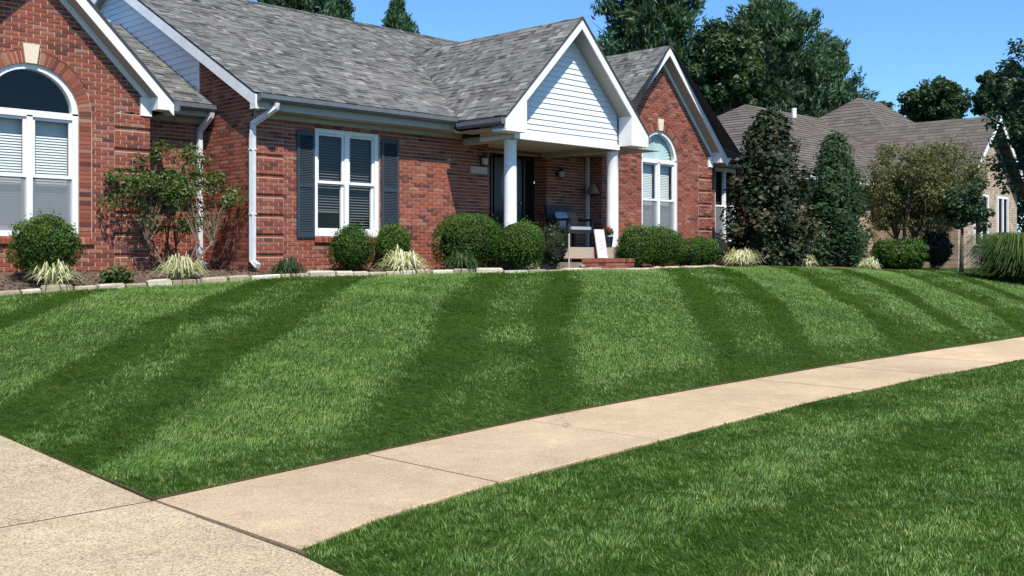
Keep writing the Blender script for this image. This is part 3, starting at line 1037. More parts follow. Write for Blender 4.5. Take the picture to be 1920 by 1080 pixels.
# main side rake, its soffit, siding and return
def rk(Y, dz=0): return roof_z(Y) - dz
mb = MB()
for (ya, yb_) in ((E0, YR0),):
    pl = [(ya, rk(ya, .04)), (yb_, rk(yb_, .04)), (yb_, rk(yb_, .25)), (ya, rk(ya, .25))]
    mb.prism(pl, lambda y, z: (RX + .01, y, z), lambda y, z: (RX + .04, y, z))
mb.build('rake_board', M['white'], house)
mb = MB()
pl = [(YR0, rk(YR0, .04)), (YB0, ZE0 - .04), (YB0, ZE0 - .25), (YR0, rk(YR0, .25))]
mb.prism(pl, lambda y, z: (RX + .01, y, z), lambda y, z: (RX + .04, y, z))
mb.build('rake_board', M['white'], house)
mb = MB()
slab_quad(mb, (RX + .04, E0 + .04, rk(E0 + .04, .215)), (9.76, E0 + .04, rk(E0 + .04, .215)), (9.76, YR0, rk(YR0, .215)), (RX + .04, YR0, rk(YR0, .215)), .012)
slab_quad(mb, (RX + .04, YB0, 4.0), (9.76, YB0, 4.0), (9.76, YR0, rk(YR0, .215)), (RX + .04, YR0, rk(YR0, .215)), .012)
mb.build('soffit', M['soffit'], house)
mb = MB()
pl = [(E0, 3.965), (E0 + .17, 3.965), (E0 + .17, rk(E0 + .17, .24)), (E0, rk(E0, .25))]
mb.prism(pl, lambda y, z: (RX + .012, y, z), lambda y, z: (9.745, y, z))
mb.build('eave_return', M['white'], house)
# gable siding on the side wall: lapped planks above the link roof
k = 0
z = link_z(17.5) - .1
while z < rk(YR0, .3):
    y0 = max(17.55, E0 + (z - ZE0 + .25) / PITCH)
    y1 = YR0 + (YR0 - (E0 + (z - ZE0 + .25) / PITCH))
    if y1 - y0 > .1:
        m_ = MB()
        y0t = max(17.55, E0 + (z + .125 - ZE0 + .25) / PITCH)
        m_.add([(XM - .004, y0, z), (XM - .004, y1, z), (XM - .004, y1, z + .125), (XM - .004, y0t, z + .125),
                (XM - .022, y0, z), (XM - .022, y1, z), (XM - .006, y1, z + .125), (XM - .006, y0t, z + .125)],
               [(4, 5, 6, 7), (0, 1, 5, 4), (1, 2, 6, 5), (2, 3, 7, 6), (3, 0, 4, 7)])
        m_.build('siding_plank', M['siding'], house)
    z += .122
mb = MB(); mb.box(XM - .03, XM - .001, 17.50, 17.56, 4.45, 5.33)
mb.build('corner_trim', M['white'], house)

# front fascia, gutter and soffit of the main block
prof = [(0, 0), (-.105, 0), (-.135, .04), (-.135, .10), (-.12, .10), (-.12, .115), (0, .115)]
XV = GP['xc'] - GP['hw']
def gutter_front(x0, x1, Y, z, name='gutter'):
    g = MB()
    g.prism([(Y + a, z + b) for a, b in prof], lambda y, zz: (x0, y, zz), lambda y, zz: (x1, y, zz))
    return g.build(name, M['gutter'], house)
gutter_front(RX + .04, XV - .02, E0, 4.09)
gutter_front(8.5, XM - .02, 17.0, 4.06)
gutter_front(24.4, 28.5, 17.15, 4.28)
mb = MB()
mb.box(RX + .04, XV + .02, E0 + .005, E0 + .035, 3.965, 4.185)
mb.box(8.4, XM - .016, 17.005, 17.035, 3.975, 4.16)
mb.build('fascia_board', M['soffit'], house)
mb = MB()
mb.box(9.77, 14.58, E0 + .036, 15.738, 3.965, 3.977)
mb.box(9.77, 14.58, 15.71, 15.738, 3.87, 3.963)
mb.box(8.29, 9.74, 17.04, 17.318, 3.975, 3.987)
mb.box(8.29, 9.74, 17.29, 17.318, 3.88, 3.973)
mb.box(XV + .03, 14.585, 13.98, E0 + .03, 3.93, 3.942)
mb.build('soffit', M['soffit'], house)
# porch ceiling, beam, side panel
mb = MB(); mb.box(14.6, 19.43, 14.335, 16.49, 3.868, 3.88)
mb.build('porch_ceiling', M['soffit'], house)
mb = MB()
mb.box(14.63, 14.84, 14.335, 15.735, 3.76, 3.866)
mb.box(14.84, 18.02, 14.335, 14.56, 3.80, 3.866)
mb.box(17.81, 18.02, 14.56, 16.49, 3.76, 3.866)
mb.build('porch_beam', M['soffit'], house)
# porch gable siding, plank by plank
z = 3.885
zt_ap = GP['za'] - .235
k = 0
while z < zt_ap - .05:
    h0 = min(GPh - .02, zt_ap - z); h1 = min(GPh - .02, zt_ap - z - .115)
    if k == 0:
        m_ = MB(); m_.box(GP['xc'] - GPh, GP['xc'] + GPh, 14.262, 14.330, 3.78, 3.885)
        m_.build('frieze_board', M['white'], house)
    m_ = MB()
    h1 = max(h1, .004)
    c = GP['xc']
    m_.add([(c - h0, 14.325, z), (c + h0, 14.325, z), (c + h1, 14.325, z + .115), (c - h1, 14.325, z + .115),
            (c - h0, 14.303, z + .002), (c + h0, 14.303, z + .002), (c + h1, 14.321, z + .115), (c - h1, 14.321, z + .115)],
           [(4, 5, 6, 7), (0, 1, 5, 4), (1, 2, 6, 5), (2, 3, 7, 6), (3, 0, 4, 7)])
    m_.build('siding_plank', M['siding'], house)
    z += .113; k += 1
mb = MB()
mb.box(14.60, 14.63, 14.335, 15.20, 3.78, 4.25)
mb.build('porch_side_panel', M['white'], house)
mb = MB()
mb.box(18.025, 18.05, 14.335, 15.20, 3.88, 4.25)
mb.build('porch_side_panel', M['white'], house)
# columns
for cx in (14.71, 17.87):
    m_ = MB()
    lathe(m_, (cx, 14.46, 1.68), [(.142, 0), (.142, .05), (.132, .07), (.128, .10), (.128, .8), (.126, 1.5), (.122, 2.03), (.128, 2.04), (.130, 2.098)], 28)
    m_.build('column', M['white'], house, True)
# porch floor, brick step
mb = MB(); mb.box(14.3, 17.99, 14.08, 16.04, 1.1, 1.68); mb.box(14.3, 19.43, 16.041, 16.5, 1.1, 1.68); mb.box(15.36, 19.43, 16.5, 16.55, 1.2, 1.66)
mb.build('porch_floor', M['concrete'], house)
step = MB(); step.box(15.72, 17.38, 13.50, 14.07, 1.1, 1.44)
st = step.build('porch_step', M['mortar'], house)
for row in range(3):
    x = 15.72 + (row % 2) * .1
    while x < 17.3:
        w = .2
        m_ = MB()
        if row < 2:
            m_.box(x, min(x + w, 17.375), 13.487, 13.56, 1.24 + row * .068, 1.24 + row * .068 + .058, brick_tone())
        else:
            m_.box(x, x + .094, 13.47, 13.76, 1.377, 1.452, brick_tone()); w = .094
        m_.build('brick', M['brick'], st)
        x += w + .01
x = 15.72
while x < 17.3:
    m_ = MB(); m_.box(x, x + .094, 13.77, 14.065, 1.377, 1.453, brick_tone()); m_.build('brick', M['brick'], st); x += .104

# ---- windows
def bar(mb, x0, x1, z0, z1, y0, y1): mb.box(x0, x1, y0, y1, z0, z1)
def slats(mb, x0, x1, z0, z1, y, pitch=.05, tilt=.55):
    z = z1 - .02
    while z > z0:
        a = pitch * .55
        dz, dy = a * math.sin(tilt), a * math.cos(tilt)
        mb.add([(x0, y - dy, z - dz), (x1, y - dy, z - dz), (x1, y + dy, z + dz), (x0, y + dy, z + dz)], [(0, 1, 2, 3)])
        z -= pitch

def sash_window(x0, x1, zb, zt, Y, zrail, name='window', blinds='white', screen=True, arch=None):
    """A pair of double-hung sashes; returns the part that holds its pieces."""
    w = empty(name, (0, 0, 0), house)
    fr = MB()
    J, yf, yb_ = .085, Y + .035, Y + .15
    xc = (x0 + x1) / 2
    fr.box(x0, x0 + J, yf, yb_, zb, zt); fr.box(x1 - J, x1, yf, yb_, zb, zt)
    fr.box(x0 + J, x1 - J, yf - .03, yb_, zb, zb + .085)
    fr.box(x0 + J, x1 - J, yf, yb_, zt - (.10 if arch else .075), zt)
    fr.box(xc - .045, xc + .045, yf, yb_, zb + .085, zt - .075)
    fr.build('frame', M['white'], w)
    for (a, b) in ((x0 + J, xc - .045), (xc + .045, x1 - J)):
        sash = MB()
        y0, y1 = yf + .03, yf + .075
        zA, zB = zb + .085, zt - (.10 if arch else .075)
        S = .045
        # upper sash stands forward of the lower one
        sash.box(a, a + S, y0, y1 - .01, zrail, zB); sash.box(b - S, b, y0, y1 - .01, zrail, zB)
        sash.box(a + S, b - S, y0, y1 - .01, zB - S, zB); sash.box(a, b, y0 - .004, y1, zrail - .025, zrail + .025)
        sash.box(a, a + S, y0 + .03, y1 + .03, zA, zrail - .026); sash.box(b - S, b, y0 + .03, y1 + .03, zA, zrail - .026)
        sash.box(a + S, b - S, y0 + .03, y1 + .03, zA, zA + .06)
        sash.build('sash', M['white'], w)
        gl = MB()
        gl.quad((a + S, y0 + .02, zrail + .025), (b - S, y0 + .02, zrail + .025), (b - S, y0 + .02, zB - S), (a + S, y0 + .02, zB - S))
        gl.build('pane', M['glass'], w)
        gl = MB()
        gl.quad((a + S, y1 + .01, zA + .06), (b - S, y1 + .01, zA + .06), (b - S, y1 + .01, zrail - .025), (a + S, y1 + .01, zrail - .025))
        gl.build('pane', M['glass'], w)
        if screen:
            sc_ = MB()
            sc_.quad((a + .01, y0 + .012, zA), (b - .01, y0 + .012, zA), (b - .01, y0 + .012, zrail - .026), (a + .01, y0 + .012, zrail - .026))
            sc_.build('insect_screen', M['screen'], w)
        bl = MB()
        lowest = zA
        if blinds == 'dark' and a < xc - .1:
            lowest = zA + .38
        slats(bl, a + .01, b - .01, lowest, zB, Y + .215, .05 if blinds == 'dark' else .042, 1.15 if blinds == 'white' else .5)
        if lowest > zA: bl.box(a + .01, b - .01, Y + .2, Y + .23, lowest - .03, lowest)
        o = bl.build('blind', M['blind'] if blinds == 'white' else M['blind_d'], w); o["kind"] = 'stuff'
        if blinds == 'white':
            bk = MB(); bk.quad((a, Y + .238, zA), (b, Y + .238, zA), (b, Y + .238, zB), (a, Y + .238, zB))
            bk.build('blind_backing', M['blind'], w)
    if arch:
        hw, zs = arch
        n = 28
        o_, i_ = arch_pts(xc, hw, zs, n), arch_pts(xc, hw - .085, zs, n)
        fa = MB()
        for k in range(n):
            P = [(i_[k][0], yf, i_[k][1]), (i_[k + 1][0], yf, i_[k + 1][1]), (o_[k + 1][0], yf, o_[k + 1][1]), (o_[k][0], yf, o_[k][1])]
            Q = [(p[0], yb_, p[2]) for p in P]
            fa.add(P + Q, [(0, 1, 2, 3), (0, 1, 5, 4), (2, 3, 7, 6), (7, 6, 5, 4)])
        fa.build('arch_frame', M['white'], w)
        gl = MB()
        pts = arch_pts(xc, hw - .08, zs, n)
        gl.add([(p[0], yf + .05, p[1]) for p in pts], [tuple(range(len(pts)))])
        gl.build('pane', M['glass'], w)
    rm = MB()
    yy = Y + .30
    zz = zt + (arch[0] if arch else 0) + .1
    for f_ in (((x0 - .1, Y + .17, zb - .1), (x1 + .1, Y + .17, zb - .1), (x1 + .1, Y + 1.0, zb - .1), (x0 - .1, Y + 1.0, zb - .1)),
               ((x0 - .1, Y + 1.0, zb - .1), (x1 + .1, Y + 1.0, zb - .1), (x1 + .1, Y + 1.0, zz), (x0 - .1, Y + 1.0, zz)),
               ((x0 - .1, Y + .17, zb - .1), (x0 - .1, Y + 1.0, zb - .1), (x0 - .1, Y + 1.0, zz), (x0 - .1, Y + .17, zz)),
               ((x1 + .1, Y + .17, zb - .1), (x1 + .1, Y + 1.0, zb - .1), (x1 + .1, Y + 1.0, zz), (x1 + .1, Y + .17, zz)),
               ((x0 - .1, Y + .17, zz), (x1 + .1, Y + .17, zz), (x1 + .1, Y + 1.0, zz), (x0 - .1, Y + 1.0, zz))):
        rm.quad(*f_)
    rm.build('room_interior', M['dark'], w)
    return w

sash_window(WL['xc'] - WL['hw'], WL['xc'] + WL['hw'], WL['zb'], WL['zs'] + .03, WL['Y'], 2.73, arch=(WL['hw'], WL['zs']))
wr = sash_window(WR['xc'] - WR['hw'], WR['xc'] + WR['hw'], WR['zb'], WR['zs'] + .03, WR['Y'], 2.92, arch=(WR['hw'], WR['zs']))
fan = MB()
n = 44
for k in range(n):
    t0, t1 = math.pi * k / n, math.pi * (k + 1) / n
    r = WR['hw'] - .10
    c = (WR['xc'], WR['Y'] + .16, WR['zs'] + .03)
    p0 = (c[0] - r * math.cos(t0), c[1] + (.02 if k % 2 else 0), c[2] + r * math.sin(t0))
    p1 = (c[0] - r * math.cos(t1), c[1] + (0 if k % 2 else .02), c[2] + r * math.sin(t1))
    fan.add([c, p0, p1], [(0, 1, 2)])
fan.build('fan_shade', M['pleat'], wr)
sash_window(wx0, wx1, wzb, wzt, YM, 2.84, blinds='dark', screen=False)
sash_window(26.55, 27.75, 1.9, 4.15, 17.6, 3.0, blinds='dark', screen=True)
# shutters: stiles, rails and louvres
for (a, b) in ((10.635, 11.005), (12.525, 12.935)):
    s = MB()
    y0, y1 = YM - .045, YM - .013
    s.box(a, a + .05, y0, y1, 1.83, 3.73); s.box(b - .05, b, y0, y1, 1.83, 3.73)
    for (p, q) in ((1.83, 1.93), (2.72, 2.80), (3.64, 3.73)):
        s.box(a + .05, b - .05, y0, y1, p, q)
    sh = s.build('shutter', M['shutter'], house)
    lv = MB()
    for (p, q) in ((1.93, 2.72), (2.80, 3.64)):
        z = p + .012
        while z < q - .01:
            lv.add([(a + .05, y0 + .006, z), (b - .05, y0 + .006, z), (b - .05, y1 - .004, z + .03), (a + .05, y1 - .004, z + .03)], [(0, 1, 2, 3)])
            z += .03
    o = lv.build('louvre', M['shutter'], sh); o["kind"] = 'stuff'
# downspouts
for pts in ([(9.93, 15.28, 4.08), (9.93, 15.29, 4.0), (9.715, 15.66, 3.74), (9.715, 15.68, 3.5), (9.715, 15.68, 1.42), (9.715, 15.5, 1.33)],
            [(9.66, 16.93, 4.05), (9.66, 16.95, 3.98), (9.60, 17.24, 3.74), (9.60, 17.25, 3.55), (9.60, 17.25, 1.42), (9.60, 17.05, 1.33)]):
    m_ = MB(); m_.tube(pts, .058, 4)
    dn = m_.build('downspout', M['spout'], house)
    for zz in (3.3, 2.2):
        m_ = MB(); p = pts[3]
        m_.box(p[0] - .052, p[0] + .052, p[1] - .047, p[1] + .05, zz, zz + .025)
        m_.build('strap', M['spout'], dn)
# front door with sidelights in the shaded entry
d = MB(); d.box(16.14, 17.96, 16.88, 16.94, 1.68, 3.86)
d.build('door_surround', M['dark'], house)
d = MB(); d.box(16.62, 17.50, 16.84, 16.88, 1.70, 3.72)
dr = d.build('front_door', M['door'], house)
for (a, b, p, q) in ((16.72, 17.02, 1.85, 2.5), (17.10, 17.40, 1.85, 2.5)):
    m_ = MB(); m_.box(a, b, 16.828, 16.84, p, q); m_.build('door_panel', M['door'], dr)
m_ = MB(); m_.add([(17.06 + .24 * math.cos(t), 16.834, 3.1 + .45 * math.sin(t)) for t in np.linspace(0, 2 * math.pi, 25)[:-1]], [tuple(range(24))])
m_.build('pane', M['glass'], dr)
m_ = MB(); lathe(m_, (17.44, 16.81, 2.68), [(.0, 0), (.025, .01), (.03, .03), (.02, .05), (0, .06)], 10); m_.build('handle', M['plaque'], dr)
for (a, b) in ((16.24, 16.56), (17.56, 17.88)):
    m_ = MB(); m_.box(a, a + .05, 16.83, 16.875, 1.7, 3.8); m_.box(b - .05, b, 16.83, 16.875, 1.7, 3.8); m_.box(a + .05, b - .05, 16.83, 16.875, 3.72, 3.8); m_.box(a + .05, b - .05, 16.83, 16.875, 1.7, 2.2)
    sl_ = m_.build('sidelight', M['door'], house)
    m_ = MB(); m_.quad((a + .05, 16.85, 2.2), (b - .05, 16.85, 2.2), (b - .05, 16.85, 3.72), (a + .05, 16.85, 3.72)); m_.build('pane', M['glass'], sl_)
# trim post, lanterns, house number plate
m_ = MB(); m_.box(19.36, 19.425, 16.42, 16.487, 1.69, 3.86); m_.build('corner_trim', M['spout'], house)
for (x, y, z) in ((15.16, 15.70, 3.47), (18.35, 16.43, 3.42)):
    m_ = MB()
    lathe(m_, (x, y - .06, z - .13), [(.03, 0), (.055, .03), (.07, .18), (.075, .19), (.03, .25), (.008, .28)], 8)
    m_.box(x - .04, x + .04, y - .015, y + .035, z - .08, z + .08)
    ln = m_.build('wall_lantern', M['metal_d'], house)
    m_ = MB(); lathe(m_, (x, y - .06, z - .09), [(.058, 0), (.0735, .13)], 8); m_.build('lantern_glass', M['plaque'], ln)
m_ = MB()
lathe(m_, (19.28, 16.2, 2.98), [(.15, 0), (.15, .02), (.07, .21), (.02, .24)], 14)
m_.box(19.28, 19.43, 16.19, 16.21, 3.18, 3.21)
m_.build('porch_lamp', M['brownp'], house, True)
m_ = MB(); m_.box(14.83, 15.31, YM - .035, YM - .013, 3.20, 3.34)
npl = m_.build('house_number_plate', M['plaque'], house)
# ------------------------------------------------------------------ foliage helpers
def unit(v):
    return v / np.maximum(np.linalg.norm(v, axis=-1, keepdims=True), 1e-9)

def leaf_mesh(name, P, N, size, aspect=.5, tone=None, droop=0.0, along=None):
    """Diamond leaves: one quad each, lying across N, pointing at random or along the given way."""
    n = len(P)
    t = rng.normal(size=(n, 3)) if along is None else along + rng.normal(size=(n, 3)) * .25
    t = unit(t - N * (t * N).sum(1, keepdims=True))
    b = np.cross(N, t)
    s = (np.full(n, size) if np.isscalar(size) else size) * rng.uniform(.7, 1.3, n)
    s = s[:, None]
    t = t - np.array([0, 0, droop])
    V = np.stack([P - t * s * .5, P + b * s * aspect * .5 - t * s * .05, P + t * s * .5 + N * s * .08, P - b * s * aspect * .5 - t * s * .05], 1).reshape(-1, 3)
    F = np.arange(4 * n).reshape(-1, 4)
    if tone is None: tone = rng.uniform(0, 1, n)
    return mesh_np(name, V, [F], np.clip(tone, 0, 1))

def blade_mesh(name, P, lean, h, w, tone, seg=2):
    """Grass blades: P base, lean the horizontal throw of the tip, h height, w width."""
    n = len(P)
    ang = rng.uniform(0, 2 * math.pi, n)
    side = np.stack([np.cos(ang), np.sin(ang), np.zeros(n)], 1)
    w = w[:, None]; h = h[:, None]
    L3 = np.concatenate([lean, np.zeros((n, 1))], 1)
    up = np.array([0, 0, 1.0])
    mid = P + up * h * .62 + L3 * .35
    tip = P + up * h + L3
    V = np.stack([P - side * w * .5, P + side * w * .5, mid + side * w * .42, mid - side * w * .42, tip], 1).reshape(-1, 3)
    b = np.arange(n) * 5
    Q = np.stack([b, b + 1, b + 2, b + 3], 1)
    T = np.stack([b + 3, b + 2, b + 4], 1)
    return mesh_np(name, V, [Q, T], np.concatenate([tone, tone]))

def blob(c, r, n, amp=.12, depth=.12, flat_bottom=None, seed=0):
    """Points and normals in the outer shell of a lumpy ball (r = three radii)."""
    g = np.random.default_rng(seed)
    d = unit(g.normal(size=(n, 3)))
    k = g.normal(size=(6, 3)) * 2.6
    ph = g.uniform(0, 6.28, 6)
    lump = np.sin(d @ k.T + ph).sum(1) / 6
    k2 = g.normal(size=(6, 3)) * 7
    lump2 = np.sin(d @ k2.T + ph[::-1]).sum(1) / 6
    rr = 1 + amp * lump * 1.6 + amp * .6 * lump2 - np.abs(g.normal(size=n)) * depth
    P = d * rr[:, None] * np.array(r)
    N = unit(d / np.array(r))
    P = P + np.array(c)
    return P, N

def core(mb, c, r, n=10):
    vs, fs = [], []
    m = 7
    for j in range(m + 1):
        t = math.pi * j / m
        for i in range(n):
            a = 2 * math.pi * i / n
            k = random.uniform(.92, 1.05)
            vs.append((c[0] + r[0] * math.sin(t) * math.cos(a) * k, c[1] + r[1] * math.sin(t) * math.sin(a) * k, c[2] + r[2] * math.cos(t) * k))
    for j in range(m):
        for i in range(n):
            fs.append((j * n + i, j * n + (i + 1) % n, (j + 1) * n + (i + 1) % n, (j + 1) * n + i))
    mb.add(vs, fs)

def shrub(name, cat, label, x, y, zb, zt, rx, ry, mat, n=5200, leaf=.034, amp=.08, group=None, aspect=.55, sq=1.0, up=.35):
    """A clipped shrub: stems, a twiggy heart and a skin of small leaves."""
    o = tag(empty(name, (x, y, zb)), label, cat, group)
    rz = (zt - zb) / 2
    c = (x, y, (zt + zb) / 2)
    n = int(n * 1.25)
    P, N = blob(c, (rx, ry, rz), n, amp * 1.5, .12, seed=int(x * 100 + y * 10))
    off_t = random.uniform(-.12, .10)
    if sq < 1:   # boxier clip
        d = (P - c) / np.array([rx, ry, rz])
        d = np.sign(d) * np.abs(d) ** sq
        P = d * np.array([rx, ry, rz]) + c
    # stray shoots
    k = rng.integers(0, n, n // 9)
    P[k] += (N[k] + np.array([0, 0, .5])) * rng.uniform(.01, .075, (len(k), 1))
    NN = unit(N + rng.normal(size=N.shape) * .55 + np.array([0, 0, .15]))
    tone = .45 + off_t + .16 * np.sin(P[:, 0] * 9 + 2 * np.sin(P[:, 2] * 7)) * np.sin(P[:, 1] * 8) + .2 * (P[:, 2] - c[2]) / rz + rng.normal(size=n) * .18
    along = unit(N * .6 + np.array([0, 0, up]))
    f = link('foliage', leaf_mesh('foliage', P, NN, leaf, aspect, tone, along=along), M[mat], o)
    m_ = MB()
    core(m_, c, (rx * .86, ry * .86, rz * .86))
    m_.build('twigs', M['twig'], o)
    m_ = MB()
    for i in range(4):
        a = random.uniform(0, 6.28)
        m_.tube([(x + .05 * math.cos(a), y + .05 * math.sin(a), zb - .12), (x + rx * .3 * math.cos(a), y + ry * .3 * math.sin(a), zb + rz * .6)], [.018, .012], 5)
    m_.build('stem', M['bark'], o)
    return o

def tuft(name, cat, label, x, y, z, r, h, mat, n=150, w=.012, group=None, stiff=.5):
    """A clump of strap leaves arching out from one crown; each blade is a bent strip."""
    o = tag(empty(name, (x, y, z)), label, cat, group)
    r, h, n = r * 1.22, h * 1.12, int(n * 1.25)
    a = rng.uniform(0, 2 * math.pi, n)
    rad = r * rng.uniform(.35, 1.0, n)
    hh = h * np.clip(1.12 - .75 * rad / r + rng.normal(size=n) * .12, .25, 1.15)
    V, F, T = [], [], []
    for i in range(n):
        d = np.array([math.cos(a[i]), math.sin(a[i]), 0]); s = np.array([-d[1], d[0], 0])
        b = np.array([x, y, z - .02]) + d * rng.uniform(0, .42) * r * rad[i] / r
        dr = rng.uniform(.25, .95)
        prof = [(0, 0, 1), (.3, .7, .95), (.68, 1.0, .8), (1.0, dr, .1)]
        base = len(V)
        for (pr, ph, pw) in prof:
            p = b + d * rad[i] * pr + np.array([0, 0, hh[i] * ph])
            V += [p - s * w * pw, p + s * w * pw]
        for k in range(3):
            q = base + 2 * k
            F.append((q, q + 1, q + 3, q + 2)); T.append(rng.uniform(0, 1))
    link('foliage', mesh_np('foliage', np.array(V), [np.array(F)], np.array(T)), M[mat], o)
    return o

def limb_tree(name, cat, label, base, trunk_h, r0, crown, mat, bark='bark', nleaf=9000, leaf=.1, aspect=.55, group=None, stems=1, nclump=60, clr=.5, cz=1.0, seed=1, spread=.25, clump_shell=.55, tone_k=.25):
    """A tree: trunk(s), limbs that reach the leaf clumps, clumps spread through the crown."""
    g = np.random.default_rng(seed)
    o = tag(empty(name, tuple(base)), label, cat, group)
    cc, cr = np.array(crown[0], float), np.array(crown[1], float)
    cl = []
    while len(cl) < nclump:
        d = g.normal(size=3); d /= np.linalg.norm(d)
        rr = g.uniform(clump_shell, 1.0)
        p = cc + d * cr * rr
        if p[2] < cc[2] - cr[2] * cz: continue
        cl.append(p)
    cl = np.array(cl)
    t = MB()
    tips = []
    for s in range(stems):
        ang = 2 * math.pi * s / max(stems, 1) + g.uniform(-.4, .4)
        off = spread if stems > 1 else spread * .3
        p0 = np.array(base, float) + np.array([.06 * math.cos(ang), .06 * math.sin(ang), -.15]) * (1 if stems > 1 else 0) - np.array([0, 0, .1])
        p1 = p0 + np.array([off * .35 * math.cos(ang), off * .35 * math.sin(ang), trunk_h * .5])
        p2 = p0 + np.array([off * math.cos(ang), off * math.sin(ang), trunk_h])
        t.tube([p0, p1, p2], [r0 * 1.15, r0 * .85, r0 * .7], 7)
        tips.append(p2)
    t.build('trunk', M[bark], o, True)
    l = MB()
    for p in cl[:: max(1, nclump // 45)]:
        tip = tips[int(g.integers(0, len(tips)))]
        tip = min(tips, key=lambda q: np.linalg.norm(q - p)) if g.random() < .7 else tip
        mid = tip * .5 + p * .5 + np.array([0, 0, .12 * np.linalg.norm(p - tip)]) + g.normal(size=3) * .05
        l.tube([tip - np.array([0, 0, .08]), mid, p], [r0 * .45, r0 * .25, r0 * .08], 5, cap=False)
    l.build('limbs', M[bark], o, True)
    per = nleaf // nclump
    Ps, Ns, Ts = [], [], []
    for i, p in enumerate(cl):
        rad = clr * g.uniform(.6, 1.25)
        d = unit(g.normal(size=(per, 3)))
        q = p + d * (g.uniform(.25, 1.0, (per, 1)) ** .6) * rad * np.array([1, 1, .75])
        Ps.append(q)
        Ns.append(unit(d * .5 + np.array([0, 0, .6]) + g.normal(size=(per, 3)) * .55))
        Ts.append(np.clip(g.uniform(.25, .7) + g.normal(size=per) * .2, 0, 1))
    link('crown', leaf_mesh('crown', np.concatenate(Ps), np.concatenate(Ns), leaf, aspect, np.concatenate(Ts)), M[mat], o)
    return o

def pine_tree(name, label, base, height, halfw, seed, cat='tree', mat='pine', nb=170, needle=.55, group=None, h0=.12, up=.8, top_pow=.8, per=14, ntuft=9, dome=True):
    """A tall conifer: straight trunk, whorls of upswept boughs, tufts of needles along them."""
    g = np.random.default_rng(seed)
    o = tag(empty(name, tuple(base)), label, cat, group)
    t = MB()
    t.tube([(base[0], base[1], base[2] - .3), (base[0] + .1, base[1], base[2] + height * .5), (base[0], base[1], base[2] + height * .97)], [halfw * .07, halfw * .045, .02], 7)
    t.build('trunk', M['bark'], o, True)
    lb = MB()
    Ps, Ds, Ts = [], [], []
    for i in range(nb):
        f = h0 + (1 - h0) * (i + g.random()) / nb
        z = base[2] + height * f
        if dome:
            prof = max(.10, 1 - ((f - .35) / .65) ** 2) ** .5 if f > .35 else 1.0
            prof *= .88 + .16 * math.sin(f * 13 + seed)
        else:
            prof = min(1.0, (1 - f) / (1 - h0) * 1.25) ** top_pow * (.75 + .35 * math.sin(f * 9 + seed))
        L = max(.25, halfw * prof * g.uniform(.65, 1.12))
        a = g.uniform(0, 2 * math.pi)
        d = np.array([math.cos(a), math.sin(a), 0])
        rise = up * L * g.uniform(.35, .75)
        p0 = np.array([base[0], base[1], z - rise * .55])
        p1 = p0 + d * L * .55 + np.array([0, 0, rise * .25])
        p2 = p0 + d * L + np.array([0, 0, rise])
        if i % 2 == 0:
            lb.tube([p0, p1, p2], [.05 * halfw / 4 + .02, .03, .012], 4, cap=False)
        for k in range(ntuft):
            u = g.uniform(.25, 1.0)
            p = (1 - u) ** 2 * p0 + 2 * u * (1 - u) * p1 + u * u * p2
            p = p + g.normal(size=3) * np.array([.13, .13, .09]) * min(L, 2.2) * .8
            dirv = unit(d * .6 + np.array([0, 0, .9]) + g.normal(size=3) * .35)
            tt = g.uniform(.2, .75)
            q = p + g.normal(size=(per, 3)) * needle * .32
            Ps.append(q)
            Ds.append(unit(dirv + g.normal(size=(per, 3)) * .4))
            Ts.append(np.clip(tt + g.normal(size=per) * .15, 0, 1))
    lb.build('boughs', M['bark'], o)
    P, D, T = np.concatenate(Ps), np.concatenate(Ds), np.concatenate(Ts)
    N = unit(np.cross(D, g.normal(size=D.shape)) + np.array([0, 0, .25]))
    link('crown', leaf_mesh('crown', P, N, needle, .26, T, along=D * 3), M[mat], o)
    return o

# ------------------------------------------------------------------ planting in the bed
BOX = 'clipped boxwoods along the front of the house'
LIR = 'variegated grass clumps in the bed'
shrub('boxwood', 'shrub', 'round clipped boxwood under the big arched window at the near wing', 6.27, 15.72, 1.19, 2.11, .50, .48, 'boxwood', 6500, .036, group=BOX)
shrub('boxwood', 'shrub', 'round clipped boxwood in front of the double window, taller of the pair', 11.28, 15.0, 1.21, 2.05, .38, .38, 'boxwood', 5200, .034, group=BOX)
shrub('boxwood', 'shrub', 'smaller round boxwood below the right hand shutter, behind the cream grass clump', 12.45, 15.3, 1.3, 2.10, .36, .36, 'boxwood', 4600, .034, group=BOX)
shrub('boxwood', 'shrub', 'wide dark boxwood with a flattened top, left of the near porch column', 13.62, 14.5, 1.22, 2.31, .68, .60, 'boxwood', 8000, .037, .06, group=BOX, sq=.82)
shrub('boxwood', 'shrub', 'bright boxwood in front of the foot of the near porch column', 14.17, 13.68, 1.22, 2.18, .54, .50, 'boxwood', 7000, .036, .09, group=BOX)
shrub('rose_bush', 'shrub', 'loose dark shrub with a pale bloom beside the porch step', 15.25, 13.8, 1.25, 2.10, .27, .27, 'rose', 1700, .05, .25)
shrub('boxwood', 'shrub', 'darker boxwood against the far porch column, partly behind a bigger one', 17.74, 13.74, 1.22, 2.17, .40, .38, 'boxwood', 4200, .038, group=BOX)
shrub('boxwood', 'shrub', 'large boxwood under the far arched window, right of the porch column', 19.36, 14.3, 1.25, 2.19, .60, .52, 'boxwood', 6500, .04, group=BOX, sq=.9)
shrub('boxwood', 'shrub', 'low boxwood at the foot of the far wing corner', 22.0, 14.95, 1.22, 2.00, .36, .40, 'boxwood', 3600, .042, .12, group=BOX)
shrub('boxwood', 'shrub', 'low ragged boxwood between the large one and the far wing corner', 21.25, 14.95, 1.22, 1.92, .36, .36, 'boxwood', 3000, .042, .14, group=BOX)
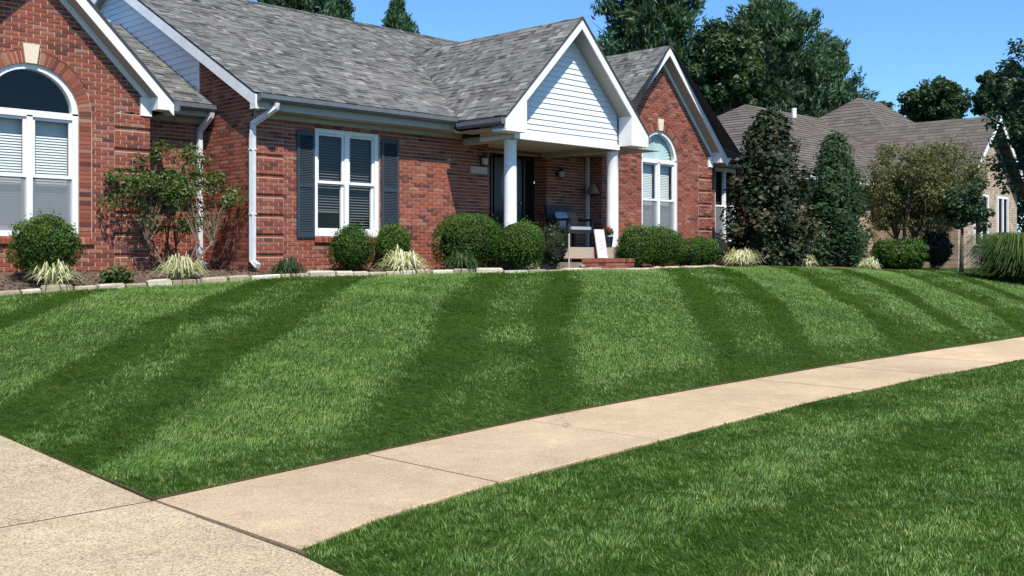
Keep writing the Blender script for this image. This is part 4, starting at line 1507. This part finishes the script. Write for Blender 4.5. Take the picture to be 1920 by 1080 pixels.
tuft('grass_clump', 'ornamental grass', 'cream striped grass clump in front of the boxwood at the near wing', 6.24, 15.35, 1.08, .34, .34, 'liriope', 170, .011, LIR)
tuft('grass_clump', 'ornamental grass', 'cream striped grass clump at the foot of the small multi-stem tree', 8.07, 15.08, 1.12, .36, .40, 'liriope', 190, .011, LIR)
tuft('grass_clump', 'ornamental grass', 'broad cream grass clump in front of the smaller round boxwood', 11.95, 14.4, 1.18, .43, .42, 'liriope', 230, .014, LIR)
tuft('grass_clump', 'ornamental grass', 'yellow green grass clump at the foot of the glossy dark evergreen', 23.44, 14.75, 1.22, .47, .46, 'liriope', 200, .015, LIR)
tuft('grass_clump', 'ornamental grass', 'small yellow grass clump between the two tall evergreens', 26.4, 14.6, 1.15, .33, .40, 'liriope', 120, .016, LIR)
tuft('grass_clump', 'ornamental grass', 'small yellow grass clump at the right of the feathery cedar', 29.5, 14.2, 1.05, .32, .42, 'liriope', 110, .016, LIR)
tuft('lilyturf', 'plant', 'dark green lilyturf at the foot of the wide dark boxwood', 12.92, 13.92, 1.2, .34, .36, 'liriope_g', 260, .012)
tuft('lilyturf', 'plant', 'small dark green plant at the corner of the brick quoins', 9.77, 14.72, 1.15, .27, .30, 'liriope_g', 220, .014)
shrub('young_plant', 'plant', 'small leafy green plant beside the near wing corner', 7.15, 15.3, 1.06, 1.36, .24, .22, 'crape', 420, .06, .3)
shrub('flowering_plant', 'plant', 'pale flowering plant in front of the far wing corner', 23.5, 15.4, 1.25, 2.0, .24, .24, 'rose', 700, .06, .3)
# mulch chips
n = 9000
X = rng.uniform(4, 26, n); Y = Yed(X) + .08 + rng.uniform(0, 1, n) ** 1.3 * 1.9
P = np.stack([X, Y, zlawn(X, Y) + .014], 1)
N = unit(np.array([0, 0, 1.0]) + rng.normal(size=(n, 3)) * .45)
tag(link('mulch_chips', leaf_mesh('mulch_chips', P, N, .055, .45), M['chip']), kind='stuff')
# stone edging
edg = tag(empty('stone_edging', (8, 14.9, 1.05)), 'low pale limestone edging between the lawn and the garden bed', 'edging')
x = 3.6
while x < 21.3:
    L = random.uniform(.22, .50)
    h = random.uniform(.060, .105) if x < 13 else random.uniform(.035, .06)
    if 15.6 < x < 17.3: h = .045
    a, b = x + .008, x + L * .97 - .008
    pa, pb = (a, float(Yed(a)) - .02), (b, float(Yed(b)) - .02)
    d = np.array([pb[0] - pa[0], pb[1] - pa[1]]); Ld = np.linalg.norm(d); d /= Ld
    nn = np.array([-d[1], d[0]])
    dep = random.uniform(.10, .16)
    V = []
    for (u, v, w, ins) in [(0, 0, -.08, 0), (1, 0, -.08, 0), (1, 1, -.08, 0), (0, 1, -.08, 0), (0, 0, h * .7, 0), (1, 0, h * .7, 0), (1, 1, h * .7, 0), (0, 1, h * .7, 0), (0, 0, h, 1), (1, 0, h, 1), (1, 1, h, 1), (0, 1, h, 1)]:
        q = np.array(pa) + d * (u * Ld + (ins * .02) * (1 if u == 0 else -1)) + nn * ((v - .5) * dep + ins * .02 * (1 if v == 0 else -1))
        q = q + np.random.default_rng(int(x * 1000) + len(V)).normal(size=2) * .007
        zz = float(zlawn(q[0], float(Yed(q[0])))) + w + random.uniform(-.006, .006)
        V.append((q[0], q[1], zz))
    F = []
    for r in range(2):
        F += [(r * 4 + i, r * 4 + (i + 1) % 4, (r + 1) * 4 + (i + 1) % 4, (r + 1) * 4 + i) for i in range(4)]
    F.append((8, 9, 10, 11))
    m_ = MB(); m_.add(V, F, random.random())
    m_.build('stone', M['stone'], edg)
    x += L

# small multi-stem tree against the link wall
limb_tree('crape_myrtle', 'tree', 'small multi-stem tree with thin pinkish trunks against the brick link wall', (8.55, 16.05, 1.15), .85, .022,
          ((8.50, 16.1, 2.62), (1.45, .60, .80)), 'crape', 'bark_l', 9500, .066, .5, stems=7, nclump=75, clr=.22, seed=5, spread=.50, clump_shell=.12)
# magnolia, cedar and the others at the far side
def cone_tree(name, cat, label, base, top, hw, mat, n, leaf, seed, bulge=.55, aspect=.5, nclump=170, clr=.28, bark='bark', along_up=.3):
    """An evergreen leafed to the ground: clumps fill a rough cone around a trunk."""
    g = np.random.default_rng(seed)
    o = tag(empty(name, tuple(base)), label, cat)
    H = top - base[2]
    t = MB()
    t.tube([(base[0], base[1], base[2] - .2), (base[0] + .03, base[1], base[2] + H * .5), (base[0], base[1], top - .15)], [.09, .06, .015], 7)
    t.build('trunk', M[bark], o, True)
    Ps, Ns, Ts, As = [], [], [], []
    lb = MB()
    per = n // nclump
    for i in range(nclump):
        f = (i + g.random()) / nclump
        prof = (min(1, f / .12) ** .5) * (1 - f ** 2.4) ** .75 * (1 + .14 * math.sin(f * 19 + seed)) if bulge < .6 else (min(1, f / .1) ** .5) * (1 - f) ** .75
        a = g.uniform(0, 2 * math.pi)
        R = hw * prof * g.uniform(.35, 1.12)
        p = np.array([base[0] + R * math.cos(a), base[1] + R * math.sin(a), base[2] + .1 + H * f * .96])
        if i % 3 == 0:
            lb.tube([(base[0], base[1], p[2] - .25), tuple(p)], [.025, .008], 4, cap=False)
        d = unit(g.normal(size=(per, 3)))
        rad = clr * g.uniform(.6, 1.3)
        q = p + d * (g.random((per, 1)) ** .5) * rad
        Ps.append(q)
        out = np.array([math.cos(a), math.sin(a), 0])
        Ns.append(unit(d * .6 + out * .4 + np.array([0, 0, .4]) + g.normal(size=(per, 3)) * .4))
        As.append(np.tile(unit(out + np.array([0, 0, along_up])), (per, 1)))
        Ts.append(np.clip(g.uniform(.2, .75) + g.normal(size=per) * .2, 0, 1))
    lb.build('limbs', M[bark], o)
    link('crown', leaf_mesh('crown', np.concatenate(Ps), np.concatenate(Ns), leaf, aspect, np.concatenate(Ts), along=np.concatenate(As)), M[mat], o)
    return o
cone_tree('magnolia_tree', 'tree', 'glossy dark evergreen with bronze leaves at the far end of the brick house', (25.61, 15.2, 1.15), 5.35, 1.05, 'magnolia', 24000, .15, 3, .5, .5, 240, .36)
cone_tree('cedar_tree', 'tree', 'feathery dark green cedar right of the glossy bronze evergreen', (30.1, 15.6, 1.1), 5.15, 1.38, 'cedar', 22000, .15, 8, .7, .28, 260, .36, along_up=.5)
limb_tree('olive_tree', 'tree', 'broad pale olive green tree in front of the tan brick house', (37.0, 16.3, 1.1), 1.3, .09,
          ((38.2, 16.5, 4.0), (2.9, 2.5, 1.85)), 'olive', 'bark', 42000, .115, .45, stems=4, nclump=330, clr=.42, seed=12, spread=.5, clump_shell=.2)
limb_tree('slender_tree', 'tree', 'dark tree on one straight thin trunk beside the olive green tree', (36.3, 14.2, 1.05), 1.6, .07,
          ((36.7, 14.2, 3.25), (.95, .85, .95)), 'darkleaf', 'bark', 6500, .13, .5, stems=1, nclump=48, clr=.30, seed=21, clump_shell=.2)
shrub('leafy_shrub', 'shrub', 'mounded bright green shrub in front of the olive green tree', 31.1, 14.0, 1.0, 2.08, .85, .75, 'boxwood', 4600, .085, .16)
shrub('purple_shrub', 'shrub', 'dark purple leaved shrub under the slender dark tree', 37.0, 15.3, 1.1, 2.35, .55, .5, 'purple', 1800, .11, .2)
# big ornamental grass
def fountain_grass():
    o = tag(empty('fountain_grass', (30.9, 10.4, .75)), 'large arching fountain grass at the right edge of the lawn', 'ornamental grass')
    n = 4200
    a = rng.uniform(0, 6.28, n)
    rad = 1.5 * rng.uniform(.2, 1, n); hh = 1.45 * rng.uniform(.22, 1.0, n)
    b0 = rng.uniform(0, .6, n)
    d = np.stack([np.cos(a), np.sin(a), np.zeros(n)], 1); s = np.stack([-np.sin(a), np.cos(a), np.zeros(n)], 1)
    base = np.array([30.9, 10.4, .72]) + d * b0[:, None]
    V = []
    for (pr, ph, pw) in [(0, 0, .014), (.3, .7, .014), (.7, 1.0, .011), (1.0, .62, .003)]:
        p = base + d * (rad * pr)[:, None] + np.outer(hh * ph, [0, 0, 1])
        V += [p - s * pw, p + s * pw]
    V = np.stack(V, 1).reshape(-1, 3)
    F = []
    for k in range(3):
        q = np.arange(n) * 8 + 2 * k
        F.append(np.stack([q, q + 1, q + 3, q + 2], 1))
    F = np.concatenate(F)
    t = rng.uniform(0, 1, n)
    link('foliage', mesh_np('foliage', V, [F], np.tile(t, 3)), M['orn'], o)
fountain_grass()
# tree at the right edge and trees beyond the roofs
limb_tree('shade_tree', 'tree', 'dark leafy tree at the right edge in front of the neighbouring house', (32.6, 9.9, .8), 2.6, .14,
          ((32.25, 10.1, 5.35), (1.6, 1.6, 2.45)), 'darkleaf', 'bark', 15000, .15, .5, nclump=110, clr=.42, seed=31, clump_shell=.3)
def at_t(px, t):
    u = (px - 960) / 1980
    return t * (FW + u * RT)
PG = 'tall trees beyond the houses'
for (px, t, topy, hwpx, sd, label, kw) in (
        (1222, 62, -130, 168, 2, 'tall dark pine behind the small brick gable, its top out of the picture', dict(nb=560)),
        (1442, 70, 8, 176, 4, 'broad tall pine between the two houses, tips pointing up', dict(nb=600)),
        (1556, 76, 84, 104, 6, 'lower pine at the right flank of the broad tall pine', dict(nb=380)),
        (745, 80, 4, 84, 7, 'single small pine tip above the main roof ridge', dict(nb=300, per=16, dome=False, h0=.55)),
        (560, 66, -60, 112, 9, 'tall pine over the main roof at the top of the picture', dict(nb=480)),
        (634, 84, -26, 140, 10, 'slim pine to the right of the tall one over the main roof', dict(nb=260, per=16, dome=False, h0=.55))):
    p = at_t(px, t)
    top = EYE + (480 - topy) / 1980 * t
    pine_tree('pine_tree', label, (p[0], p[1], 1.1), top - 1.1, hwpx / 1980 * t, sd, group=PG, needle=.43, **kw)
for (px, t, topy, boty, hwpx, sd, label) in (
        (1752, 80, 150, 240, 66, 41, 'round leafy tree behind the brown neighbouring roof'),
        (1858, 84, 128, 240, 34, 42, 'narrow leafy tree behind the far end of the brown roof'),
        (1650, 88, 188, 250, 36, 43, 'low tree showing in the dip behind the brown roof peak'),
        (1356, 58, 22, 250, 84, 44, 'bushy tree in the gap between the two houses'),
        (1945, 78, 205, 475, 105, 46, 'wide leafy tree low at the right edge beyond the neighbouring house'),
        (1900, 60, 110, 330, 60, 45, 'dark leafy tree behind the gable end of the neighbouring house')):
    p = at_t(px, t)
    top = EYE + (480 - topy) / 1980 * t; bot = EYE + (480 - boty) / 1980 * t
    hw = hwpx / 1980 * t
    limb_tree('leafy_tree', 'tree', label, (p[0], p[1], 1.1), bot - 1.5, .2, ((p[0], p[1], (top + bot) / 2), (hw * .85, hw * .85, (top - bot) / 2 * .9)), 'broad', 'bark',
              18000, .28, .6, PG, nclump=110, clr=hw * .27, seed=sd, clump_shell=.4)

# ------------------------------------------------------------------ neighbouring house
nb_h = tag(empty('neighbour_house', (42, 18, 1.1)), 'tan brick house with brown hip roofs beyond the evergreens', 'house')
S = 1.2
def nz(z): return EYE + (z - EYE) * S
def hip(name, x0, x1, y0, y1, ze, rx0, rx1, ry0, ry1, zr):
    m_ = MB()
    A = [(x0, y0, ze), (x1, y0, ze), (x1, y1, ze), (x0, y1, ze)]
    R0, R1 = (rx0, ry0, zr), (rx1, ry1, zr)
    if abs(rx0 - rx1) < 1e-3:   # ridge along Y
        faces = [(A[0], A[1], R0, R0), (A[1], A[2], R1, R0), (A[2], A[3], R1, R1), (A[3], A[0], R0, R1)]
    else:
        faces = [(A[0], A[1], R1, R0), (A[1], A[2], R1, R1), (A[2], A[3], R0, R1), (A[3], A[0], R0, R0)]
    rows = 26
    for (a, b, c, d) in faces:
        a, b, c, d = map(Vector, (a, b, c, d))
        nn = (b - a).cross(d - a)
        if nn.length < 1e-6: nn = (b - a).cross(c - a)
        nn.normalize()
        if nn.z < 0: nn = -nn
        for r in range(rows):
            f0, f1 = r / rows, (r + 1) / rows
            p, q = a.lerp(d, f0), b.lerp(c, f0)
            s, t = b.lerp(c, f1), a.lerp(d, f1)
            m = max(1, int((q - p).length / .4))
            for i in range(m):
                u0, u1 = i / m, (i + 1) / m
                P = [p.lerp(q, u0) + nn * .02, p.lerp(q, u1) + nn * .02, t.lerp(s, u1), t.lerp(s, u0)]
                L = [p.lerp(q, u0) - nn * .01, p.lerp(q, u1) - nn * .01]
                m_.add([tuple(v) for v in P + L], [(0, 1, 2, 3), (4, 5, 1, 0)], random.uniform(.25, .75))
    return m_.build(name, M['shingle_b'], nb_h)
ze = 4.5
hip('roof', 33.0, 47, 19.3, 29.5, ze, 37.2, 43, 23.2, 23.2, nz(6.62))
hip('roof', 41.5, 54, 17.5, 29.5, ze, 47.2, 49.5, 23.3, 23.3, nz(7.75))
# gabled wing with its ridge towards the street
def nb_gable(xc, hw, y0, y1, zr, ze):
    for s in (-1, 1):
        m_ = MB()
        rows = 22
        for r in range(rows):
            f0, f1 = r / rows, (r + 1) / rows
            y = y0
            while y < y1:
                ye = min(y + .35, y1)
                xa, xb = xc + s * hw * (1 - f0), xc + s * hw * (1 - f1)
                za, zb_ = ze + (zr - ze) * f0, ze + (zr - ze) * f1
                m_.add([(xa, y, za + .02), (xa, ye, za + .02), (xb, ye, zb_), (xb, y, zb_), (xa, y, za - .01), (xa, ye, za - .01)], [(0, 1, 2, 3), (4, 5, 1, 0)], random.uniform(.25, .75))
                y = ye
        m_.build('roof', M['shingle_b'], nb_h)
        m_ = MB()
        m_.prism([(xc + s * hw, ze - .03), (xc, zr - .03), (xc, zr - .28), (xc + s * hw, ze - .28)], lambda x, z: (x, y0 + .02, z), lambda x, z: (x, y0 + .06, z))
        m_.build('rake_board', M['white'], nb_h)
nb_gable(44.8, 3.6, 15.9, 23, nz(6.3), nz(6.3) - 3.2)
def nb_wall(x0, x1, y0, y1, z0, z1, poly=None):
    m_ = MB()
    if poly: m_.prism(poly, lambda x, z: (x, y0, z), lambda x, z: (x, y1, z))
    else: m_.box(x0, x1, y0, y1, z0, z1)
    m_.build('brick_wall', M['tanbrick'], nb_h)
nb_wall(0, 0, 16.4, 16.7, 0, 0, [(41.6, 1), (48.0, 1), (48.0, 4.2), (44.8, 6.9), (41.6, 4.2)])
nb_wall(41.6, 41.85, 16.71, 23, 1, 4.2)
nb_wall(33.6, 41.59, 19.9, 20.2, 1, 4.5)
nb_wall(33.6, 33.9, 20.21, 29, 1, 4.5)
for (x0, x1, zb, zt) in ((43.1, 44.6, 1.9, 4.0), (45.6, 46.8, 1.9, 4.0)):
    m_ = MB()
    for (a, b) in ((x0, x0 + .09), (x1 - .09, x1), ((x0 + x1) / 2 - .06, (x0 + x1) / 2 + .06)):
        m_.box(a, b, 16.33, 16.42, zb, zt)
    m_.box(x0 + .09, x1 - .09, 16.34, 16.42, zb, zb + .1); m_.box(x0 + .09, x1 - .09, 16.34, 16.42, zt - .1, zt)
    wn_ = m_.build('window', M['white'], nb_h)
    m_ = MB(); m_.box(x0 + .02, x1 - .02, 16.385, 16.395, zb + .02, zt - .02); m_.build('pane', M['dark'], wn_)
for (x, y, z) in ((39.3, 22.2, 7.3),):
    m_ = MB(); m_.tube([(x, y, z - .1), (x, y, z + .30)], .10, 10); m_.build('roof_vent', M['white'], nb_h)
m_ = MB(); m_.box(33.4, 41.6, 19.28, 19.9, 4.32, 4.48); m_.build('eave_board', M['white'], nb_h)

# ------------------------------------------------------------------ things on the porch and in the bed
bn = tag(empty('porch_chair', (17.8, 15.55, 1.68)), 'dark wicker armchair on the shaded porch', 'chair')
m_ = MB(); m_.box(17.36, 18.24, 15.28, 15.9, 2.0, 2.08); m_.build('seat', M['wicker'], bn)
m_ = MB(); m_.prism([(15.84, 2.08), (15.92, 2.08), (16.02, 2.62), (15.95, 2.64)], lambda y, z: (17.36, y, z), lambda y, z: (18.24, y, z)); m_.build('backrest', M['wicker'], bn)
for x in (17.36, 18.16):
    m_ = MB(); m_.box(x, x + .08, 15.26, 15.95, 2.28, 2.33); m_.box(x + .01, x + .07, 15.30, 15.36, 2.08, 2.28); m_.build('armrest', M['wicker'], bn)
for (x, y) in ((17.38, 15.3), (18.16, 15.3), (17.38, 15.82), (18.16, 15.82)):
    m_ = MB(); m_.box(x, x + .06, y, y + .06, 1.68, 2.0); m_.build('leg', M['wicker'], bn)
def pillow(c, sx, sz, th, tilt):
    m_ = MB()
    n = 8
    V, F = [], []
    for side in (1, -1):
        for j in range(n + 1):
            for i in range(n + 1):
                u, v = i / n * 2 - 1, j / n * 2 - 1
                e = (1 - u ** 4) * (1 - v ** 4)
                yy = -side * th * e ** .5
                V.append((c[0] + u * sx * (1 - .06 * v * v), c[1] + yy + tilt * v * sz, c[2] + v * sz * (1 - .06 * u * u)))
    for s in range(2):
        b = s * (n + 1) ** 2
        for j in range(n):
            for i in range(n):
                q = b + j * (n + 1) + i
                F.append((q, q + 1, q + n + 2, q + n + 1))
    m_.add(V, F)
    return m_
tag(pillow((17.60, 15.66, 2.30), .20, .19, .07, .35).build('pillow', M['cushion'], None, True), 'pale blue white pillow leaning on the dark porch chair', 'pillow')
tag(pillow((17.98, 15.70, 2.32), .17, .18, .06, .35).build('pillow', M['brownp'], None, True), 'small brown pillow beside the pale one on the porch chair', 'pillow')
cu = MB(); cu.box(17.46, 18.14, 15.27, 15.60, 2.083, 2.15)
tag(cu.build('seat_cushion', M['cushion']), 'pale seat cushion on the dark porch chair', 'cushion')
sg = MB(); sg.prism([(13.93, 1.46), (13.955, 1.46), (14.06, 2.05), (14.035, 2.05)], lambda y, z: (16.76, y, z), lambda y, z: (17.06, y, z))
so_ = tag(sg.build('welcome_sign', M['signw']), 'white sign board leaning upright on the porch step', 'sign')
for (a, b, zz) in ((16.83, 16.96, 1.78), (16.85, 17.0, 1.70), (16.80, 16.94, 1.62)):
    m_ = MB()
    yy = 13.93 + (zz - 1.46) / .59 * .105
    m_.quad((a, yy - .004, zz), (b, yy - .001, zz + .05), (b, yy + .001, zz + .062), (a, yy - .002, zz + .012))
    m_.build('painted_stroke', M['pink'], so_)
ft = tag(empty('flower_pot', (17.42, 14.2, 1.68)), 'navy pot of red flowers by the far porch column', 'flower pot')
m_ = MB(); lathe(m_, (17.42, 14.2, 1.68), [(.07, 0), (.085, .10), (.095, .2), (.105, .22), (.10, .235), (.085, .23)], 16); m_.build('pot', M['potblue'], ft, True)
P, N = blob((17.42, 14.2, 2.0), (.13, .13, .10), 160, .2, .3, seed=3)
link('foliage', leaf_mesh('foliage', P, N, .06, .5), M['boxwood'], ft)
P, N = blob((17.38, 14.17, 2.07), (.10, .10, .06), 40, .2, .3, seed=4)
link('flowers', leaf_mesh('flowers', P, N, .05, .9), M['redf'], ft)
stk = MB(); stk.tube([(15.33, 13.48, 1.2), (15.33, 13.48, 1.9)], .018, 6)
stk.box(15.31, 15.35, 13.47, 13.49, 1.9, 1.93)
tag(stk.build('garden_stake', M['stake']), 'thin pale stake standing beside the porch step', 'stake')
gl_ = tag(empty('path_light', (12.75, 14.1, 1.2)), 'small black path light beside the wide dark boxwood', 'garden light')
m_ = MB(); m_.tube([(12.75, 14.1, 1.15), (12.75, 14.1, 1.36)], .012, 6); m_.build('stake', M['metal_d'], gl_)
m_ = MB(); lathe(m_, (12.75, 14.1, 1.36), [(.03, 0), (.06, .02), (.075, .05), (.02, .075)], 12); m_.build('lamp_head', M['metal_d'], gl_, True)

# ------------------------------------------------------------------ grass
DIRS = np.array([.755, .655])            # the way the mower went
LAID_BACK = [(-12.2, .3), (-10.4, .3), (-8.7, .32), (-6.9, .32), (-5.1, .34), (-3.28, .36), (-1.96, .34), (.21, .36), (1.53, .42), (3.55, .34), (4.72, .34), (6.7, .3)]
LAID_AWAY = [(-9.9, .3), (-8.2, .3), (-6.35, .28), (-4.55, .3), (-3.75, .25), (-1.45, .30), (-.28, .30), (2.12, .34), (3.0, .26), (5.25, .3), (6.2, .3)]
def stripe(X, Y):
    """Signed lean of the mown blades: + laid away down the stripe, - laid back."""
    c = -X * .655 + Y * .755 + .05 * np.sin(X * .9 + Y * .7) + rng.normal(size=len(X)) * .028
    run = X * .755 + Y * .655
    k = np.array([-12.2, -10.4, -8.7, -6.9, -5.1, -3.28, -1.96, .21, 1.53, 3.55, 4.72, 6.7])
    pair = np.searchsorted(k, c) % 2 == 0       # between the two passes of one turn
    s = np.where(pair, -.12, .62)
    for i, (q, w) in enumerate(LAID_BACK):
        f = np.exp(-(np.abs(c - q) / (w * .84)) ** 4) * (.82 + .18 * np.sin(run * 1.1 + i * 2.3))
        s = s * (1 - f) - 1.0 * f
    for i, (q, w) in enumerate(LAID_AWAY):
        f = np.exp(-((c - q) / w) ** 2) * (.62 + .38 * np.sin(run * .8 + i * 1.7))
        s = s * (1 - f) + 1.0 * f
    return s
def lawn_grass(name, X, Y, zf, leanv, hmul=1.0, edge=None):
    t = X * FW[0] + Y * FW[1]
    n = len(X)
    k = np.clip(t / 9.0, 1.0, 2.6)
    h = rng.uniform(.017, .036, n) * hmul * (1 + .1 * (k - 1))
    w = rng.uniform(.0029, .0050, n) * k ** 1.0
    # blades stand in small tufts that share a lean, a height and a tint
    tl = np.zeros((n, 2)); tt = np.zeros(n); th = np.ones(n)
    for (cell, kl, kt, kh, rot, se) in ((.045, .27, .13, .18, .6, 11), (.12, .20, .11, .14, 1.9, 12), (.34, .10, .06, .06, 2.7, 13)):
        a_ = X * math.cos(rot) + Y * math.sin(rot) + cell * .35 * np.sin(Y / cell * 2.1) + rng.normal(size=n) * cell * .12
        b_ = -X * math.sin(rot) + Y * math.cos(rot) + cell * .35 * np.sin(X / cell * 1.7) + rng.normal(size=n) * cell * .12
        hsh = (np.floor(a_ / cell).astype(np.int64) * 73856093 ^ np.floor(b_ / cell).astype(np.int64) * 19349663) & 65535
        tab = np.random.default_rng(se).normal(size=(65536, 4))[hsh]
        tl += tab[:, :2] * kl; tt += tab[:, 2] * kt; th *= 1 + kh * tab[:, 3]
    h = h * np.clip(th, .5, 1.7)
    Ln = (leanv + tl) * h[:, None] + rng.normal(size=(n, 2)) * (h * .34)[:, None]
    patch = .10 * np.sin(X * 1.3 + 2 * np.sin(Y * .9)) + .08 * np.sin(Y * 2.3 + X * .6 + 1.5 * np.sin(X * 1.9)) + .06 * np.sin(X * 5.1 + Y * 3.3)
    tone = np.clip(.48 + patch + tt + rng.normal(size=n) * .17, 0, .86)
    patch2 = np.sin(X * .7 + 1.3 * np.sin(Y * .5)) * np.sin(Y * .9 - X * .35)
    dry = rng.random(n) < .03 + .03 * np.clip(patch2, 0, 1)
    tone[dry] = .93
    if edge is not None:
        e = rng.random(n) < .32 * np.exp(-(edge / .06) ** 2)
        tone[e] = 1.0
        h = np.where(e, h * .55, h)
        h = h * (1 - .35 * np.exp(-(edge / .05) ** 2))
    P = np.stack([X, Y, zf(X, Y) - .004], 1)
    return blade_mesh(name, P, Ln, h, w, tone)
def in_view(X, Y, m=.08):
    r = X * RT[0] + Y * RT[1]; t = X * FW[0] + Y * FW[1]
    return (np.abs(r / np.maximum(t, .1)) < .485 + m) & (t > 3.6)
def scatter(n, x0, x1, y0, y1, dens):
    """Random places thinned by distance; dens(t) blades a square metre."""
    area = (x1 - x0) * (y1 - y0)
    dmax = dens(np.array([4.0]))[0]
    N_ = int(area * dmax)
    X = rng.uniform(x0, x1, N_); Y = rng.uniform(y0, y1, N_)
    t = X * FW[0] + Y * FW[1]
    ok = in_view(X, Y) & (rng.random(N_) < dens(np.maximum(t, 4)) / dmax)
    return X[ok], Y[ok]
# upper lawn
dens = lambda t: 4700 * np.clip(8.5 / t, .0, 1.0) ** 1.55
Xs, Ys = [], []
for (x0, x1) in ((3.1, 8), (8, 13), (13, 19), (19, 26), (26, 46)):
    X, Y = scatter(0, x0, x1, 6.0, 17.6 if x0 >= 26 else 15.3, dens)
    rag = .022 + .020 * np.sin(X * 7.3) * np.sin(X * 2.9 + 1) + .012 * np.sin(X * 23.0)
    ok = (Y > Ysf(X) - .012 + np.maximum(rag, 0) * rng.random(len(X)) ** 1.5) & (Y < Yed(X) - .03) & (X > 3.075 + (.035 + .03 * np.sin(Y * 6.1)) * rng.random(len(X)) ** 2)
    Xs.append(X[ok]); Ys.append(Y[ok])
X, Y = np.concatenate(Xs), np.concatenate(Ys)
s = stripe(X + .02 * np.sin(Y * 2.1), Y + .02 * np.sin(X * 1.7)) + rng.normal(size=len(X)) * .12
# an older pass runs along the house; the last pass follows the pavement
yy_ = Y + .05 * X + .06 * np.sin(X * .8)
cross = .33 * np.tanh(2.2 * np.sin(yy_ * 2 * math.pi / 1.35)) * (.65 + .35 * np.sin(X * .55 + Y))
lean = DIRS[None] * (s * 1.95)[:, None] + np.array([[1.0, .06]]) * cross[:, None] * .5 + DIRS[None] * cross[:, None] * .75
peri = np.clip(1 - (Y - Ysf(X) - .5) / .25, 0, 1)
lean = lean * (1 - .75 * peri[:, None]) + np.array([[-.5, -.15]]) * peri[:, None]
gr = link('grass', lawn_grass('grass', X, Y, zlawn, lean, 1.0, np.minimum(Y - Ysf(X), X - 3.09)), M['grass'])
tag(gr, 'mown striped grass of the front lawn', 'lawn grass', kind='stuff')
# verge in front of the pavement
Xs, Ys = [], []
dens2 = lambda t: 5900 * np.clip(6.5 / t, .0, 1.0) ** 1.5
for (x0, x1) in ((3.0, 6), (6, 9), (9, 13), (13, 20)):
    X, Y = scatter(0, x0, x1, .3, 5.6, dens2)
    xe = np.interp(Y, [0.3, 3.9, 4.55, 9], [2.58, 3.03, 3.10, 3.10])
    ok = (Y < Ysn(X) - .01 + .02 * rng.random(len(X))) & (X > xe)
    Xs.append(X[ok]); Ys.append(Y[ok])
X, Y = np.concatenate(Xs), np.concatenate(Ys)
xe = np.interp(Y, [0.3, 3.9, 4.55, 9], [2.58, 3.03, 3.10, 3.10]); ok2 = slice(None)
off = Ysn(X) - Y
off = off + .10 * np.sin(X * .9) + rng.normal(size=len(X)) * .12
band = -.12 + .85 * np.exp(-((off - 1.2) / .26) ** 2) - .75 * np.exp(-((off - 1.75) / .3) ** 2) + .35 * np.exp(-((off - 2.6) / .3) ** 2) - .3 * np.exp(-((off - .45) / .3) ** 2) + .22 * np.sin(X * 1.9 + 2 * np.sin(Y * 2.3))
lean = np.array([[.92, .1]]) * (band + rng.normal(size=len(X)) * .2)[:, None]
vg = link('grass', lawn_grass('grass', X, Y, zverge, lean, 1.06, np.minimum(Ysn(X) - Y + .03, X - xe[ok2] + .01)), M['grass'])
tag(vg, 'longer grass of the verge in front of the pavement', 'verge grass', kind='stuff')
print('GRASS', len(gr.data.polygons) + len(vg.data.polygons))
